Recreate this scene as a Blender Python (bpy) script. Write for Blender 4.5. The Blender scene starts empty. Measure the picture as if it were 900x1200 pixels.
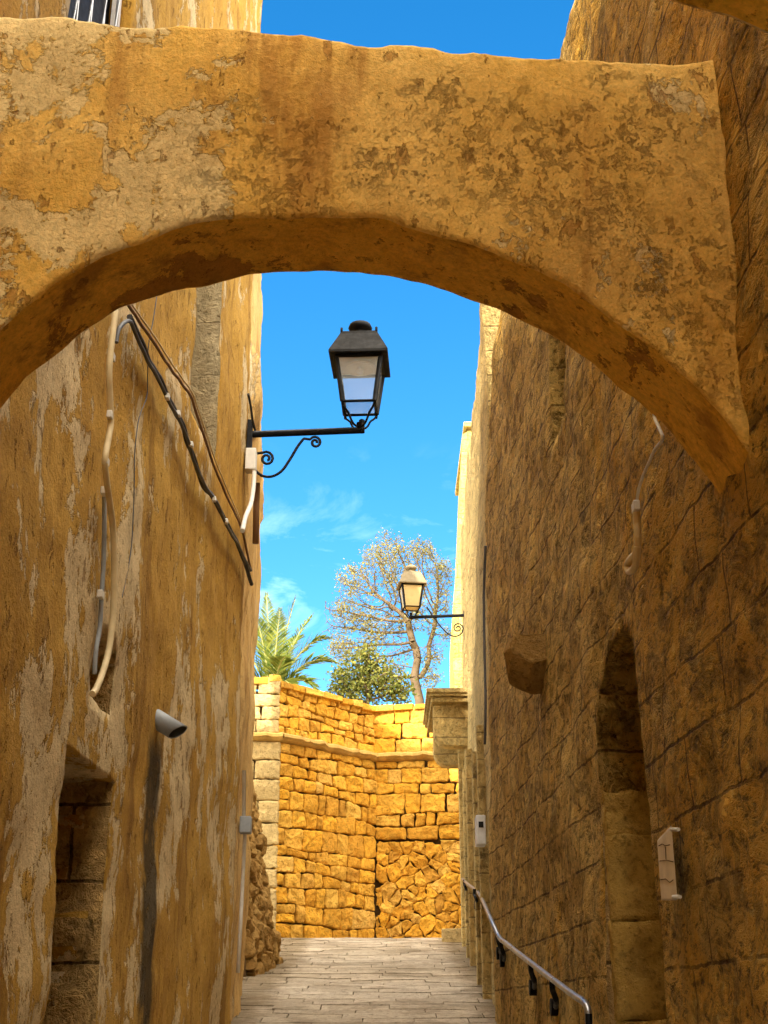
import bpy, bmesh, math, random
import numpy as np
from mathutils import Vector, noise
R = math.radians
random.seed(11)
rng = np.random.default_rng(5)
S = bpy.context.scene
C = S.collection

# ------------------------------------------------------------------ camera, sky, sun
PITCH = R(21.8); FPX = 1600.0; CAMZ = 1.6
cd = bpy.data.cameras.new('camera'); cam = bpy.data.objects.new('camera', cd); C.objects.link(cam)
cd.sensor_fit = 'VERTICAL'; cd.sensor_height = 24.0; cd.lens = FPX/1200*24.0
cd.clip_start = 0.05; cd.clip_end = 2000
cam.location = (0, 0, CAMZ); cam.rotation_euler = (math.pi/2+PITCH, 0, 0)
S.camera = cam

SUN_EL = R(38); SUN_AZ = R(15.5)          # sun behind the camera, slightly to the left
w = bpy.data.worlds.new('World'); S.world = w; w.use_nodes = True
nt = w.node_tree; nt.nodes.clear()
def wn(t): return nt.nodes.new(t)
sky = wn('ShaderNodeTexSky'); sky.sky_type = 'NISHITA'; sky.sun_disc = False
sky.sun_elevation = SUN_EL; sky.sun_rotation = math.pi+SUN_AZ
sky.air_density = 1.0; sky.dust_density = 0.2; sky.ozone_density = 2.6; sky.altitude = 100
hs = wn('ShaderNodeHueSaturation'); hs.inputs['Saturation'].default_value = 1.38; hs.inputs['Hue'].default_value = 0.496
hs.inputs['Value'].default_value = 0.65
tc = wn('ShaderNodeTexCoord'); mp = wn('ShaderNodeMapping'); mp.inputs['Scale'].default_value = (1.0, 1.0, 2.2)
mp.inputs['Rotation'].default_value = (0.0, 0.5, 0.2)
nz = wn('ShaderNodeTexNoise'); nz.inputs['Scale'].default_value = 7.0; nz.inputs['Detail'].default_value = 9
nz.inputs['Roughness'].default_value = 0.62; nz.inputs['Distortion'].default_value = 0.7
rp = wn('ShaderNodeValToRGB'); rp.color_ramp.elements[0].position = 0.52; rp.color_ramp.elements[1].position = 0.82
sx = wn('ShaderNodeSeparateXYZ')
band = wn('ShaderNodeMapRange'); band.inputs[1].default_value = 0.22; band.inputs[2].default_value = 0.30
band2 = wn('ShaderNodeMapRange'); band2.inputs[1].default_value = 0.42; band2.inputs[2].default_value = 0.33
def wm(op, a, b):
    m = wn('ShaderNodeMath'); m.operation = op
    for i, v in enumerate((a, b)):
        if isinstance(v, (int, float)): m.inputs[i].default_value = v
        else: nt.links.new(v, m.inputs[i])
    return m.outputs[0]
mx = wn('ShaderNodeMix'); mx.data_type = 'RGBA'
bg = wn('ShaderNodeBackground'); out = wn('ShaderNodeOutputWorld')
L = nt.links.new
L(sky.outputs[0], hs.inputs['Color'])
L(tc.outputs['Generated'], mp.inputs[0]); L(mp.outputs[0], nz.inputs['Vector']); L(nz.outputs[0], rp.inputs[0])
L(tc.outputs['Generated'], sx.inputs[0]); L(sx.outputs[2], band.inputs[0]); L(sx.outputs[2], band2.inputs[0])
fac = wm('MULTIPLY', wm('MULTIPLY', wm('MULTIPLY', rp.outputs[0], band.outputs[0]), band2.outputs[0]), 0.4)
L(fac, mx.inputs['Factor']); L(hs.outputs[0], mx.inputs['A']); mx.inputs['B'].default_value = (6.0, 7.5, 8.5, 1)
# unseen bright cloud, added overhead and behind the camera as fill light
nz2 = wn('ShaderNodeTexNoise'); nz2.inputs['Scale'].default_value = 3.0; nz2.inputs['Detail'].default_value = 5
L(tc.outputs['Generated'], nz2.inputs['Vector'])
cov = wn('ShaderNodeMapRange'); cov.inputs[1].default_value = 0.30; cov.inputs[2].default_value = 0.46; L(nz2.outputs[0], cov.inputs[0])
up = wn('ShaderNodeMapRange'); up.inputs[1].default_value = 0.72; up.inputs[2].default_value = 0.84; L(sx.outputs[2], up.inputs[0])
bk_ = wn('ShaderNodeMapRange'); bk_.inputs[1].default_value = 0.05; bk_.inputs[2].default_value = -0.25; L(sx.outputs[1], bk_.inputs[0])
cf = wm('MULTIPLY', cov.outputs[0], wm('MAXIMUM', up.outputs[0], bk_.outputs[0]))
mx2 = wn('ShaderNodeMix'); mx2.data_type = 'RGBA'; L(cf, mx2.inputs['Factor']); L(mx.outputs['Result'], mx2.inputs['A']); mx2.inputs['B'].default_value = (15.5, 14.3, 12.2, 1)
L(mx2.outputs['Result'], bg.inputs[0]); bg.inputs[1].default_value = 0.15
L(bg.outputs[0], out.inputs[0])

sd = bpy.data.lights.new('sun', 'SUN'); sd.energy = 3.2; sd.angle = R(0.5); sd.color = (1.0, 0.90, 0.74)
so = bpy.data.objects.new('sun', sd); C.objects.link(so)
sundir = Vector((math.sin(SUN_AZ)*math.cos(SUN_EL), math.cos(SUN_AZ)*math.cos(SUN_EL), -math.sin(SUN_EL)))
so.rotation_euler = sundir.to_track_quat('-Z', 'Y').to_euler(); so.location = (-10, -20, 30)
S.view_settings.view_transform = 'Standard'; S.view_settings.look = 'None'
S.view_settings.exposure = 1.75; S.view_settings.gamma = 1.0; S.view_settings.use_curve_mapping = False
S.render.engine = 'CYCLES'
S.cycles.max_bounces = 8; S.cycles.diffuse_bounces = 5; S.cycles.glossy_bounces = 2; S.cycles.use_denoising = True
S.cycles.use_adaptive_sampling = True; S.cycles.adaptive_threshold = 0.03; S.cycles.caustics_reflective = False; S.cycles.caustics_refractive = False

# ------------------------------------------------------------------ geometry helpers
def ray(px, py):
    u = (px-450)/FPX; v = (600-py)/FPX
    return Vector((u, math.cos(PITCH)-v*math.sin(PITCH), math.sin(PITCH)+v*math.cos(PITCH)))
def at(px, py, d):
    r = ray(px, py); return Vector((0, 0, CAMZ)) + r*(d/r.y)

def link(name, bm, mats, parent=None, smooth=False, own_origin=True):
    me = bpy.data.meshes.new(name)
    bmesh.ops.remove_doubles(bm, verts=bm.verts, dist=1e-5)
    loc = Vector((0, 0, 0))
    if parent is None and own_origin and bm.verts:
        xs = [v.co.x for v in bm.verts]; ys = [v.co.y for v in bm.verts]; zs = [v.co.z for v in bm.verts]
        loc = Vector(((min(xs)+max(xs))/2, (min(ys)+max(ys))/2, min(zs)))
    off = loc
    if parent is not None:
        off = Vector(parent['_w'])
    bm.transform(__import__('mathutils').Matrix.Translation(-off))
    bm.to_mesh(me); bm.free()
    if not isinstance(mats, (list, tuple)): mats = [mats]
    for m in mats: me.materials.append(m)
    if smooth:
        for p in me.polygons: p.use_smooth = True
    o = bpy.data.objects.new(name, me); C.objects.link(o)
    if parent is not None:
        o.parent = parent; o['_w'] = tuple(off)
    else:
        o.location = loc; o['_w'] = tuple(loc)
    return o
def thing(name, loc, label, cat, group=None):
    o = bpy.data.objects.new(name, None); C.objects.link(o)
    o.location = loc; o['_w'] = tuple(loc); o.empty_display_size = 0.2
    return tag(o, label, cat, group)
def tag(o, label, cat, group=None):
    o['label'] = label; o['category'] = cat
    if group: o['group'] = group
    return o
def struct(o):
    o['kind'] = 'structure'; return o

def box(bm, c, s, rz=0, mat=0, tilt=None, jit=0):
    M = __import__('mathutils').Matrix
    vs = []
    for dx in (-.5, .5):
        for dy in (-.5, .5):
            for dz in (-.5, .5):
                p = Vector((dx*s[0], dy*s[1], dz*s[2]))
                if jit: p += Vector((random.uniform(-jit, jit), random.uniform(-jit, jit), random.uniform(-jit, jit)))
                if tilt: p = tilt @ p
                p = M.Rotation(rz, 3, 'Z') @ p
                vs.append(bm.verts.new(p+Vector(c)))
    fs = [(0,1,3,2),(4,6,7,5),(0,4,5,1),(2,3,7,6),(0,2,6,4),(1,5,7,3)]
    out = []
    for f in fs:
        q = bm.faces.new([vs[i] for i in f]); q.material_index = mat; out.append(q)
    return vs, out
def bevel_all(bm, w, seg=2):
    bmesh.ops.bevel(bm, geom=list(bm.edges), offset=w, segments=seg, affect='EDGES', profile=0.6)

def smooth_path(pts, n=8):
    P = [Vector(p) for p in pts]
    if len(P) < 3: return P
    out = []
    for i in range(len(P)-1):
        p0 = P[max(i-1, 0)]; p1 = P[i]; p2 = P[i+1]; p3 = P[min(i+2, len(P)-1)]
        for k in range(n):
            t = k/n
            out.append(0.5*((2*p1)+(p2-p0)*t+(2*p0-5*p1+4*p2-p3)*t*t+(3*p1-p0-3*p2+p3)*t**3))
    out.append(P[-1]); return out
def tube(bm, pts, r, n=8, mat=0, cap=True, flat=None):
    P = [Vector(p) for p in pts]
    rad = r if isinstance(r, (list, tuple)) else [r]*len(P)
    rings = []
    prev = None
    for i, p in enumerate(P):
        t = (P[min(i+1, len(P)-1)]-P[max(i-1, 0)])
        if t.length < 1e-9: t = Vector((0, 0, 1))
        t.normalize()
        a = prev if prev is not None else (Vector((0, 0, 1)) if abs(t.z) < .9 else Vector((1, 0, 0)))
        b = t.cross(a)
        if b.length < 1e-6: b = t.cross(Vector((0, 1, 0)))
        b.normalize(); a = b.cross(t).normalized(); prev = a
        ring = []
        for k in range(n):
            th = 2*math.pi*k/n
            ring.append(bm.verts.new(p+(a*math.cos(th)+b*math.sin(th))*rad[i]))
        rings.append(ring)
    for i in range(len(rings)-1):
        for k in range(n):
            f = bm.faces.new((rings[i][k], rings[i][(k+1) % n], rings[i+1][(k+1) % n], rings[i+1][k])); f.material_index = mat; f.smooth = True
    if cap:
        for ring in (rings[0], rings[-1]):
            try:
                f = bm.faces.new(ring); f.material_index = mat
            except ValueError: pass

def fbm(p, H=1.0, oct=4):
    return noise.fractal(p, H, 2.0, oct)

# ------------------------------------------------------------------ materials
class NT:
    def __init__(s, name):
        s.m = bpy.data.materials.new(name); s.m.use_nodes = True
        s.t = s.m.node_tree; s.t.nodes.clear()
        s.out = s.t.nodes.new('ShaderNodeOutputMaterial'); s.p = s.t.nodes.new('ShaderNodeBsdfPrincipled')
        s.t.links.new(s.p.outputs[0], s.out.inputs[0])
        s.pos = s.t.nodes.new('ShaderNodeNewGeometry').outputs['Position']
    def n(s, t): return s.t.nodes.new(t)
    def set(s, sock, v):
        if isinstance(v, bpy.types.NodeSocket): s.t.links.new(v, sock)
        elif isinstance(v, tuple) and len(v) == 3 and sock.type == 'RGBA': sock.default_value = (*v, 1)
        else: sock.default_value = v
    def map(s, scale=(1,1,1), loc=(0,0,0), rot=(0,0,0), vec=None):
        m = s.n('ShaderNodeMapping'); s.set(m.inputs[0], vec or s.pos)
        m.inputs['Scale'].default_value = scale; m.inputs['Location'].default_value = loc; m.inputs['Rotation'].default_value = rot
        return m.outputs[0]
    def noise(s, scale, detail=6, rough=.6, vec=None, dist=0.0, color=False):
        m = s.n('ShaderNodeTexNoise'); s.set(m.inputs['Vector'], vec or s.pos)
        m.inputs['Scale'].default_value = scale; m.inputs['Detail'].default_value = detail
        m.inputs['Roughness'].default_value = rough; m.inputs['Distortion'].default_value = dist
        return m.outputs[1 if color else 0]
    def vor(s, scale, vec=None, feature='F1', out=0, rnd=1.0):
        m = s.n('ShaderNodeTexVoronoi'); m.feature = feature; s.set(m.inputs['Vector'], vec or s.pos)
        m.inputs['Scale'].default_value = scale; m.inputs['Randomness'].default_value = rnd
        return m.outputs[out]
    def ramp(s, v, a, b, lo=0.0, hi=1.0):
        m = s.n('ShaderNodeMapRange'); m.interpolation_type = 'SMOOTHSTEP'
        s.set(m.inputs[0], v); m.inputs[1].default_value = a; m.inputs[2].default_value = b
        m.inputs[3].default_value = lo; m.inputs[4].default_value = hi
        return m.outputs[0]
    def mix(s, f, a, b, mode='MIX'):
        m = s.n('ShaderNodeMix'); m.data_type = 'RGBA'; m.blend_type = mode
        s.set(m.inputs['Factor'], f); s.set(m.inputs['A'], a); s.set(m.inputs['B'], b)
        return m.outputs['Result']
    def math(s, op, a, b=0.0, c=None):
        m = s.n('ShaderNodeMath'); m.operation = op; s.set(m.inputs[0], a); s.set(m.inputs[1], b)
        if c is not None: s.set(m.inputs[2], c)
        return m.outputs[0]
    def sep(s, v=None):
        m = s.n('ShaderNodeSeparateXYZ'); s.set(m.inputs[0], v or s.pos); return m.outputs
    def comb(s, x, y, z):
        m = s.n('ShaderNodeCombineXYZ'); s.set(m.inputs[0], x); s.set(m.inputs[1], y); s.set(m.inputs[2], z); return m.outputs[0]
    def vadd(s, a, b, sc=1.0):
        q = s.n('ShaderNodeVectorMath'); q.operation = 'SCALE'; s.set(q.inputs[0], b); q.inputs['Scale'].default_value = sc
        m = s.n('ShaderNodeVectorMath'); m.operation = 'ADD'; s.set(m.inputs[0], a); s.set(m.inputs[1], q.outputs[0]); return m.outputs[0]
    def bump(s, h, dist=.02, strength=1.0, normal=None):
        m = s.n('ShaderNodeBump'); m.inputs['Distance'].default_value = dist; m.inputs['Strength'].default_value = strength
        s.set(m.inputs['Height'], h)
        if normal is not None: s.set(m.inputs['Normal'], normal)
        return m.outputs[0]
    def fin(s, col, rough=.9, normal=None, spec=.2, metal=0.0):
        s.set(s.p.inputs['Base Color'], col); s.set(s.p.inputs['Roughness'], rough)
        s.p.inputs['Specular IOR Level'].default_value = spec; s.p.inputs['Metallic'].default_value = metal
        if normal is not None: s.set(s.p.inputs['Normal'], normal)
        return s.m

def plaster(name, base, base2, pale, dark, patch=(.54, .58), vs=.35, pale_amt=1.0, crust=False, bias=None, sc=1.0, damp=False):
    """old lime plaster: two ochres, flaked pale areas, drip stains, pits"""
    t = NT(name)
    v = t.map((1, 1, vs))
    n1 = t.noise(1.7*sc, 7, .74, v, dist=.3)
    n2 = t.noise(.8*sc, 4, .6, t.map((1, 1, .7), (7, 3, 1)))
    n3 = t.noise(6.5*sc, 5, .7, t.map((1, 1, vs), (2, 9, 4)))
    col = t.mix(t.ramp(n2, .40, .60), base, base2)
    col = t.mix(t.ramp(n3, .38, .68, 0, .5), col, tuple(c*1.25 for c in base2))
    dr = t.noise(2.4*sc, 5, .72, t.map((1, 1, .16), (1, 5, 2)), dist=.2)       # long drip stains
    col = t.mix(t.ramp(dr, .49, .66, 0, .7), col, dark)
    m = t.math('ADD', n1, t.math('MULTIPLY', t.math('SUBTRACT', n3, .5), .30))
    m = t.math('ADD', m, t.math('MULTIPLY', t.math('SUBTRACT', n2, .5), .55))
    if bias is not None:
        ax, a0, a1, b0, b1 = bias
        m = t.math('ADD', m, t.ramp(t.sep()[ax], a0, a1, b0, b1))
    pm = t.ramp(m, patch[0], patch[1], 0, pale_amt)
    col = t.mix(pm, col, t.mix(t.ramp(n3, .35, .65), tuple(c*.8 for c in pale), pale))
    fine = t.noise(38, 4, .75)
    n4 = t.noise(11*sc, 5, .74, t.map((1, 1, .5), (4, 4, 8)))          # small spalls
    sp = t.ramp(n4, .60, .64)
    col = t.mix(t.math('MULTIPLY', sp, .6), col, dark)
    h = t.math('MULTIPLY', pm, -.45)
    h = t.math('SUBTRACT', h, t.math('MULTIPLY', sp, .55))
    if crust:
        big = t.noise(1.5, 3, .55, t.map((1, 1, 1), (3, 1, 9)))
        cr = t.noise(17, 6, .84, dist=.12)
        x = t.sep()[0]; z = t.sep()[2]
        gate = t.math('ADD', t.ramp(big, .47, .60), t.ramp(x, -.9, -.2, -.9, 0.0))
        gate = t.math('MAXIMUM', t.math('ADD', gate, t.ramp(z, 5.0, 5.4, 0, -.7)), 0.0)
        cm = t.math('MULTIPLY', t.ramp(cr, .53, .58), gate)
        col = t.mix(t.math('MULTIPLY', cm, t.ramp(n2, .40, .62, .15, .75)), col, (dark[0]*.62, dark[1]*.55, dark[2]*.5))
        h = t.math('SUBTRACT', h, t.math('MULTIPLY', cm, 1.1))
    if damp:                                                           # black algae run under the drain spout
        sx_ = t.sep(); wob = t.noise(3.2, 5, .7, t.map((1, 1, .6)))
        c = t.math('ADD', sx_[1], t.math('MULTIPLY', t.math('SUBTRACT', wob, .5), .22))
        dy = t.math('ABSOLUTE', t.math('SUBTRACT', c, damp[0]))
        dm_ = t.math('MULTIPLY', t.ramp(dy, damp[1]*.45, damp[1], 1, 0), t.ramp(sx_[2], damp[2], damp[2]-.25))
        dm_ = t.math('MULTIPLY', dm_, t.ramp(n3, .30, .48, .35, 1))
        col = t.mix(t.math('MULTIPLY', dm_, .9), col, (.035, .026, .012))
    col = t.mix(t.ramp(fine, .35, .7, 0, .28), col, tuple(c*.25 for c in dark))
    h = t.math('ADD', h, t.math('MULTIPLY', fine, .4))
    h = t.math('ADD', h, t.math('MULTIPLY', n3, .7))
    return t.fin(col, .93, t.bump(h, .024, 1.0), spec=.15)

def masonry(name, a, b, joint, course=.29, length=.62, axis=1, streak=1.0, jointw=.010, orange=None, slope=0.0, rough_bump=.045, jmask=(.38,.54)):
    """weathered coursed limestone; axis = horizontal world axis along the wall"""
    t = NT(name)
    wob = t.noise(2.6, 5, .72, color=True)
    p = t.vadd(t.pos, wob, .055)
    q = t.sep(p)
    zc = t.math('SUBTRACT', q[2], t.math('MULTIPLY', q[1], slope))
    br = t.n('ShaderNodeTexBrick'); t.set(br.inputs['Vector'], t.comb(q[axis], zc, 0.0))
    br.inputs['Scale'].default_value = 1.0; br.inputs['Mortar Size'].default_value = jointw
    br.inputs['Mortar Smooth'].default_value = .5; br.inputs['Brick Width'].default_value = length; br.inputs['Row Height'].default_value = course
    br.inputs['Color1'].default_value = (0, 0, 0, 1); br.inputs['Color2'].default_value = (1, 1, 1, 1); br.inputs['Mortar'].default_value = (.5, .5, .5, 1)
    br.offset = .45; br.squash = 1.3; br.squash_frequency = 3
    bs = t.n('ShaderNodeSeparateColor'); t.set(bs.inputs[0], br.outputs['Color'])
    big = t.noise(.9, 5, .65, t.map((1, 1, .8)))
    jm = t.math('MULTIPLY', br.outputs['Fac'], t.ramp(t.noise(2.1, 4, .7, t.map((1, 1, 1), (9, 2, 5))), jmask[0], jmask[1], .15, 1.0))
    st = t.noise(5.5, 6, .80, t.map((1, .6, .85), (1, 2, 3)), dist=.9)     # vertical rain erosion
    st2 = t.noise(20, 4, .8, t.map((1, .5, 1), (3, 3, 3)), dist=.4)
    col = t.mix(t.ramp(big, .38, .62), a, b)
    col = t.mix(t.math('MULTIPLY', bs.outputs[0], .5), col, tuple(min(1, c*1.3) for c in b))
    if orange: col = t.mix(t.ramp(t.math('ADD', big, t.ramp(t.sep()[1], 5.2, 9.0, .14, -.07)), .48, .62, 0, .85), col, orange)
    dk = tuple(c*.36 for c in a)
    vp = t.vor(13, t.vadd(t.map((1, .55, .9)), wob, .35)); pit = t.math('MULTIPLY', t.ramp(vp, .34, .12), t.ramp(st, .44, .56))
    col = t.mix(t.ramp(st, .46, .62, 0, .75*streak), col, dk)
    col = t.mix(t.ramp(st2, .53, .65, 0, .8*streak), col, tuple(c*.2 for c in a))
    col = t.mix(t.ramp(st2, .44, .34, 0, .35*streak), col, tuple(min(1, c*1.5) for c in b))
    col = t.mix(t.math('MULTIPLY', pit, .6*streak), col, tuple(c*.22 for c in a))
    col = t.mix(t.math('MULTIPLY', jm, t.ramp(st, .3, .6, .5, .9)), col, joint)
    h = t.math('MULTIPLY', jm, -1.0)
    h = t.math('SUBTRACT', h, t.math('MULTIPLY', t.ramp(st, .36, .68), 1.3*streak))
    h = t.math('SUBTRACT', h, t.math('MULTIPLY', t.ramp(st2, .42, .72), 1.0*streak))
    h = t.math('SUBTRACT', h, t.math('MULTIPLY', pit, 1.2*streak))
    h = t.math('ADD', h, t.math('MULTIPLY', bs.outputs[0], .15))
    h = t.math('ADD', h, t.math('MULTIPLY', big, 1.0))
    return t.fin(col, .95, t.bump(h, rough_bump, 1.0), spec=.12)

def stonemat(name, cols, pit=.5, sc=1.0, dirt=False):
    """separate stones in one mesh: colour drawn per stone"""
    t = NT(name)
    g = t.n('ShaderNodeNewGeometry'); r = g.outputs['Random Per Island']
    m = t.n('ShaderNodeValToRGB'); t.set(m.inputs[0], r); m.color_ramp.interpolation = 'LINEAR'
    el = m.color_ramp.elements
    for i, c in enumerate(cols):
        e = el[i] if i < 2 else el.new(i/(len(cols)-1))
    for i, c in enumerate(cols):
        el[i].position = i/(len(cols)-1); el[i].color = (*c, 1)
    col = m.outputs[0]
    n = t.noise(3.0*sc, 5, .7); n2 = t.noise(16*sc, 5, .75)
    mean = tuple(sum(c[i] for c in cols)/len(cols) for i in range(3))
    col = t.mix(t.ramp(n, .4, .7, 0, .6), col, tuple(c*.55 for c in mean))
    col = t.mix(t.ramp(n2, .50, .66, 0, .75), col, tuple(c*.38 for c in mean))
    col = t.mix(t.ramp(n2, .42, .32, 0, .4), col, tuple(min(.92, c*1.3) for c in mean))
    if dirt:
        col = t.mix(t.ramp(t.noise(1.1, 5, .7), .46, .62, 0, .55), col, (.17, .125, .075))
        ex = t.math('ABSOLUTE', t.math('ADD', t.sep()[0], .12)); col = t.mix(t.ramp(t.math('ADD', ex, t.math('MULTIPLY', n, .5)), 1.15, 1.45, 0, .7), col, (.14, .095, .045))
    pt = t.math('MULTIPLY', t.ramp(t.vor(22*sc), .0, .25, 1, 0), t.ramp(t.noise(4*sc, 4), .45, .6))
    col = t.mix(t.math('MULTIPLY', pt, .7), col, tuple(c*.3 for c in mean))
    h = t.math('MULTIPLY', n2, 1.5)
    h = t.math('SUBTRACT', h, t.math('MULTIPLY', pt, pit))
    return t.fin(col, .95, t.bump(h, .025, 1.0), spec=.1)

def plain(name, col, rough=.6, metal=0.0, spec=.4, var=.25, sc=14):
    t = NT(name)
    n = t.noise(sc, 6, .65)
    c = t.mix(t.ramp(n, .35, .7, 0, var), col, tuple(x*.45 for x in col))
    c = t.mix(t.ramp(t.noise(sc*.35, 5, .7, t.map((1, 1, .4))), .55, .7, 0, var), c, tuple(min(1, x*1.4+.02) for x in col))
    return t.fin(c, t.ramp(n, .3, .7, rough, min(1, rough+.2)), t.bump(n, .002, .6), spec=spec, metal=metal)

OCH1 = (.43, .230, .034); OCH2 = (.52, .30, .055); PALE = (.70, .52, .27); DARK = (.20, .09, .014)
M_left = plaster('ochre_plaster', OCH1, OCH2, PALE, DARK, (.548, .572), .62, damp=(8.74, .25, 3.64), bias=(1, 6.0, 9.5, .06, -.015))
M_left2 = plaster('light_ochre_plaster', (.62, .37, .11), (.68, .45, .17), (.74, .58, .34), (.36, .19, .06), (.66, .70), .25)
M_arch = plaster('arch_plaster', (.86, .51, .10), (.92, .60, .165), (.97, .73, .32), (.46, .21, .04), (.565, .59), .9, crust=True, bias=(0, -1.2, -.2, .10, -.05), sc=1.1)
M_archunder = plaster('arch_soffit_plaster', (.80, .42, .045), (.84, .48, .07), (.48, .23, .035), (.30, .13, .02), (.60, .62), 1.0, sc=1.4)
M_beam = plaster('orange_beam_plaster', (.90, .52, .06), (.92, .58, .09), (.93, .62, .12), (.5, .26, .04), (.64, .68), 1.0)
M_right = masonry('weathered_limestone', (.70, .43, .105), (.80, .52, .16), (.13, .065, .016), slope=.03, orange=(.82, .445, .055), course=.30, length=.66, streak=1.0)
M_right2 = masonry('smooth_limestone', (.62, .44, .17), (.72, .54, .22), (.25, .17, .08), streak=.5, course=.3, length=.6, slope=.05)
M_yellow = masonry('yellow_limestone', (.84, .58, .15), (.88, .66, .22), (.4, .25, .08), streak=.5, axis=0)
M_jamb = masonry('squared_jamb_stone', (.54, .33, .11), (.62, .41, .16), (.08, .04, .012), axis=0, course=.42, length=.9, streak=.55, jointw=.012, jmask=(.1, .2))
M_jblock = stonemat('worn_block', [(.60, .38, .09), (.68, .45, .13)], sc=1.6)
M_jambgrey = masonry('grey_jamb_stone', (.40, .31, .17), (.47, .37, .21), (.2, .14, .07), axis=0, course=.5, length=.9, streak=.3)
M_ledge = plain('golden_ledge_stone', (.50, .31, .08), .95, var=.5, sc=9)
M_core = plain('earth_mortar', (.13, .07, .022), .95, var=.3)
M_roof = plain('roof_lime', (.5, .42, .3), .95)
M_bast = stonemat('golden_limestone_blocks', [(.74, .36, .035), (.82, .43, .05), (.84, .51, .10), (.64, .31, .035), (.78, .39, .04), (.56, .28, .045), (.86, .44, .04), (.78, .47, .11), (.70, .34, .035)])
M_rub = stonemat('golden_rubble', [(.74, .38, .10), (.84, .48, .17), (.76, .41, .12), (.62, .32, .09), (.80, .48, .19)], sc=1.2)
M_quoin = stonemat('pale_quoin_stone', [(.56, .40, .17), (.64, .47, .20), (.50, .36, .16), (.60, .44, .18)], sc=1.1)
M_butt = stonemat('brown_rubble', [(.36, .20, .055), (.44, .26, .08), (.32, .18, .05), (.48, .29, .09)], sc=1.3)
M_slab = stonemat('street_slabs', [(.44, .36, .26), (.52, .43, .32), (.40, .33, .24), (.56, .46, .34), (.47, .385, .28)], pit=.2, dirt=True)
M_metal = plain('black_iron', (.003, .003, .0035), .55, .0, .25, .3)
M_paleroof = plain('sunlit_roof_metal', (.24, .19, .11), .7)  # paler copy of the lantern metal: sunlight on the roof put into colour
M_steel = plain('brushed_steel', (.36, .36, .37), .25, .9, .5, .25)
M_cream = plain('cream_cable', (.66, .52, .28), .5)
M_white = plain('white_pvc', (.70, .66, .58), .5)
M_grey = plain('grey_pvc', (.30, .32, .33), .5)
M_dgrey = plain('dark_grey_pvc', (.10, .10, .10), .5)
M_black = plain('black_cable', (.022, .02, .018), .5)
M_brown = plain('brown_cable', (.20, .10, .04), .5)
M_boxw = plain('painted_box', (.62, .64, .66), .4)
M_marble = plain('cracked_pale_casing', (.74, .62, .44), .6, var=.35, sc=9)
M_wood = plain('dark_wood', (.06, .03, .012), .7)
M_frame = plain('white_frame_paint', (.75, .74, .72), .5)
M_glassd = plain('dark_window_glass', (.012, .012, .013), .5, spec=.2)

def glassmat(name, col, alpha, rough=.25):
    t = NT(name)
    t.p.inputs['Alpha'].default_value = alpha
    n = t.noise(9, 5, .7)
    return t.fin(t.mix(t.ramp(n, .4, .7, 0, .3), col, tuple(c*.6 for c in col)), rough, spec=.6)
M_pane = glassmat('dusty_lamp_glass', (.55, .62, .66), .30)
M_pane2 = glassmat('cream_lamp_glass', (.80, .62, .30), .88)
M_refl = plain('lamp_reflector', (.62, .50, .32), .4)

# ------------------------------------------------------------------ walls as sheets with real openings
def inpoly(u, z, P):
    c = False; n = len(P); j = n-1
    for i in range(n):
        if ((P[i][1] > z) != (P[j][1] > z)) and (u < (P[j][0]-P[i][0])*(z-P[i][1])/(P[j][1]-P[i][1])+P[i][0]): c = not c
        j = i
    return c
def nearpoly(u, z, P):
    best = (1e9, u, z)
    for i in range(len(P)):
        ax, az = P[i]; bx, bz = P[(i+1) % len(P)]
        dx, dz = bx-ax, bz-az; L2 = dx*dx+dz*dz
        t = max(0, min(1, ((u-ax)*dx+(z-az)*dz)/L2)) if L2 else 0
        qx, qz = ax+dx*t, az+dz*t; dd = math.hypot(u-qx, z-qz)
        if dd < best[0]: best = (dd, qx, qz)
    return best
def lines(lo, hi, fine_lo, fine_hi, fine, coarse, extra=()):
    v = []
    x = lo
    while x < hi-1e-6:
        v.append(x); x += fine if fine_lo <= x < fine_hi else coarse
    v.append(hi)
    ex = [e for e in extra if lo < e < hi]
    v = [a for a in v if all(abs(a-e) > fine*.45 for e in ex)] + ex
    return sorted(set(v))
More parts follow.
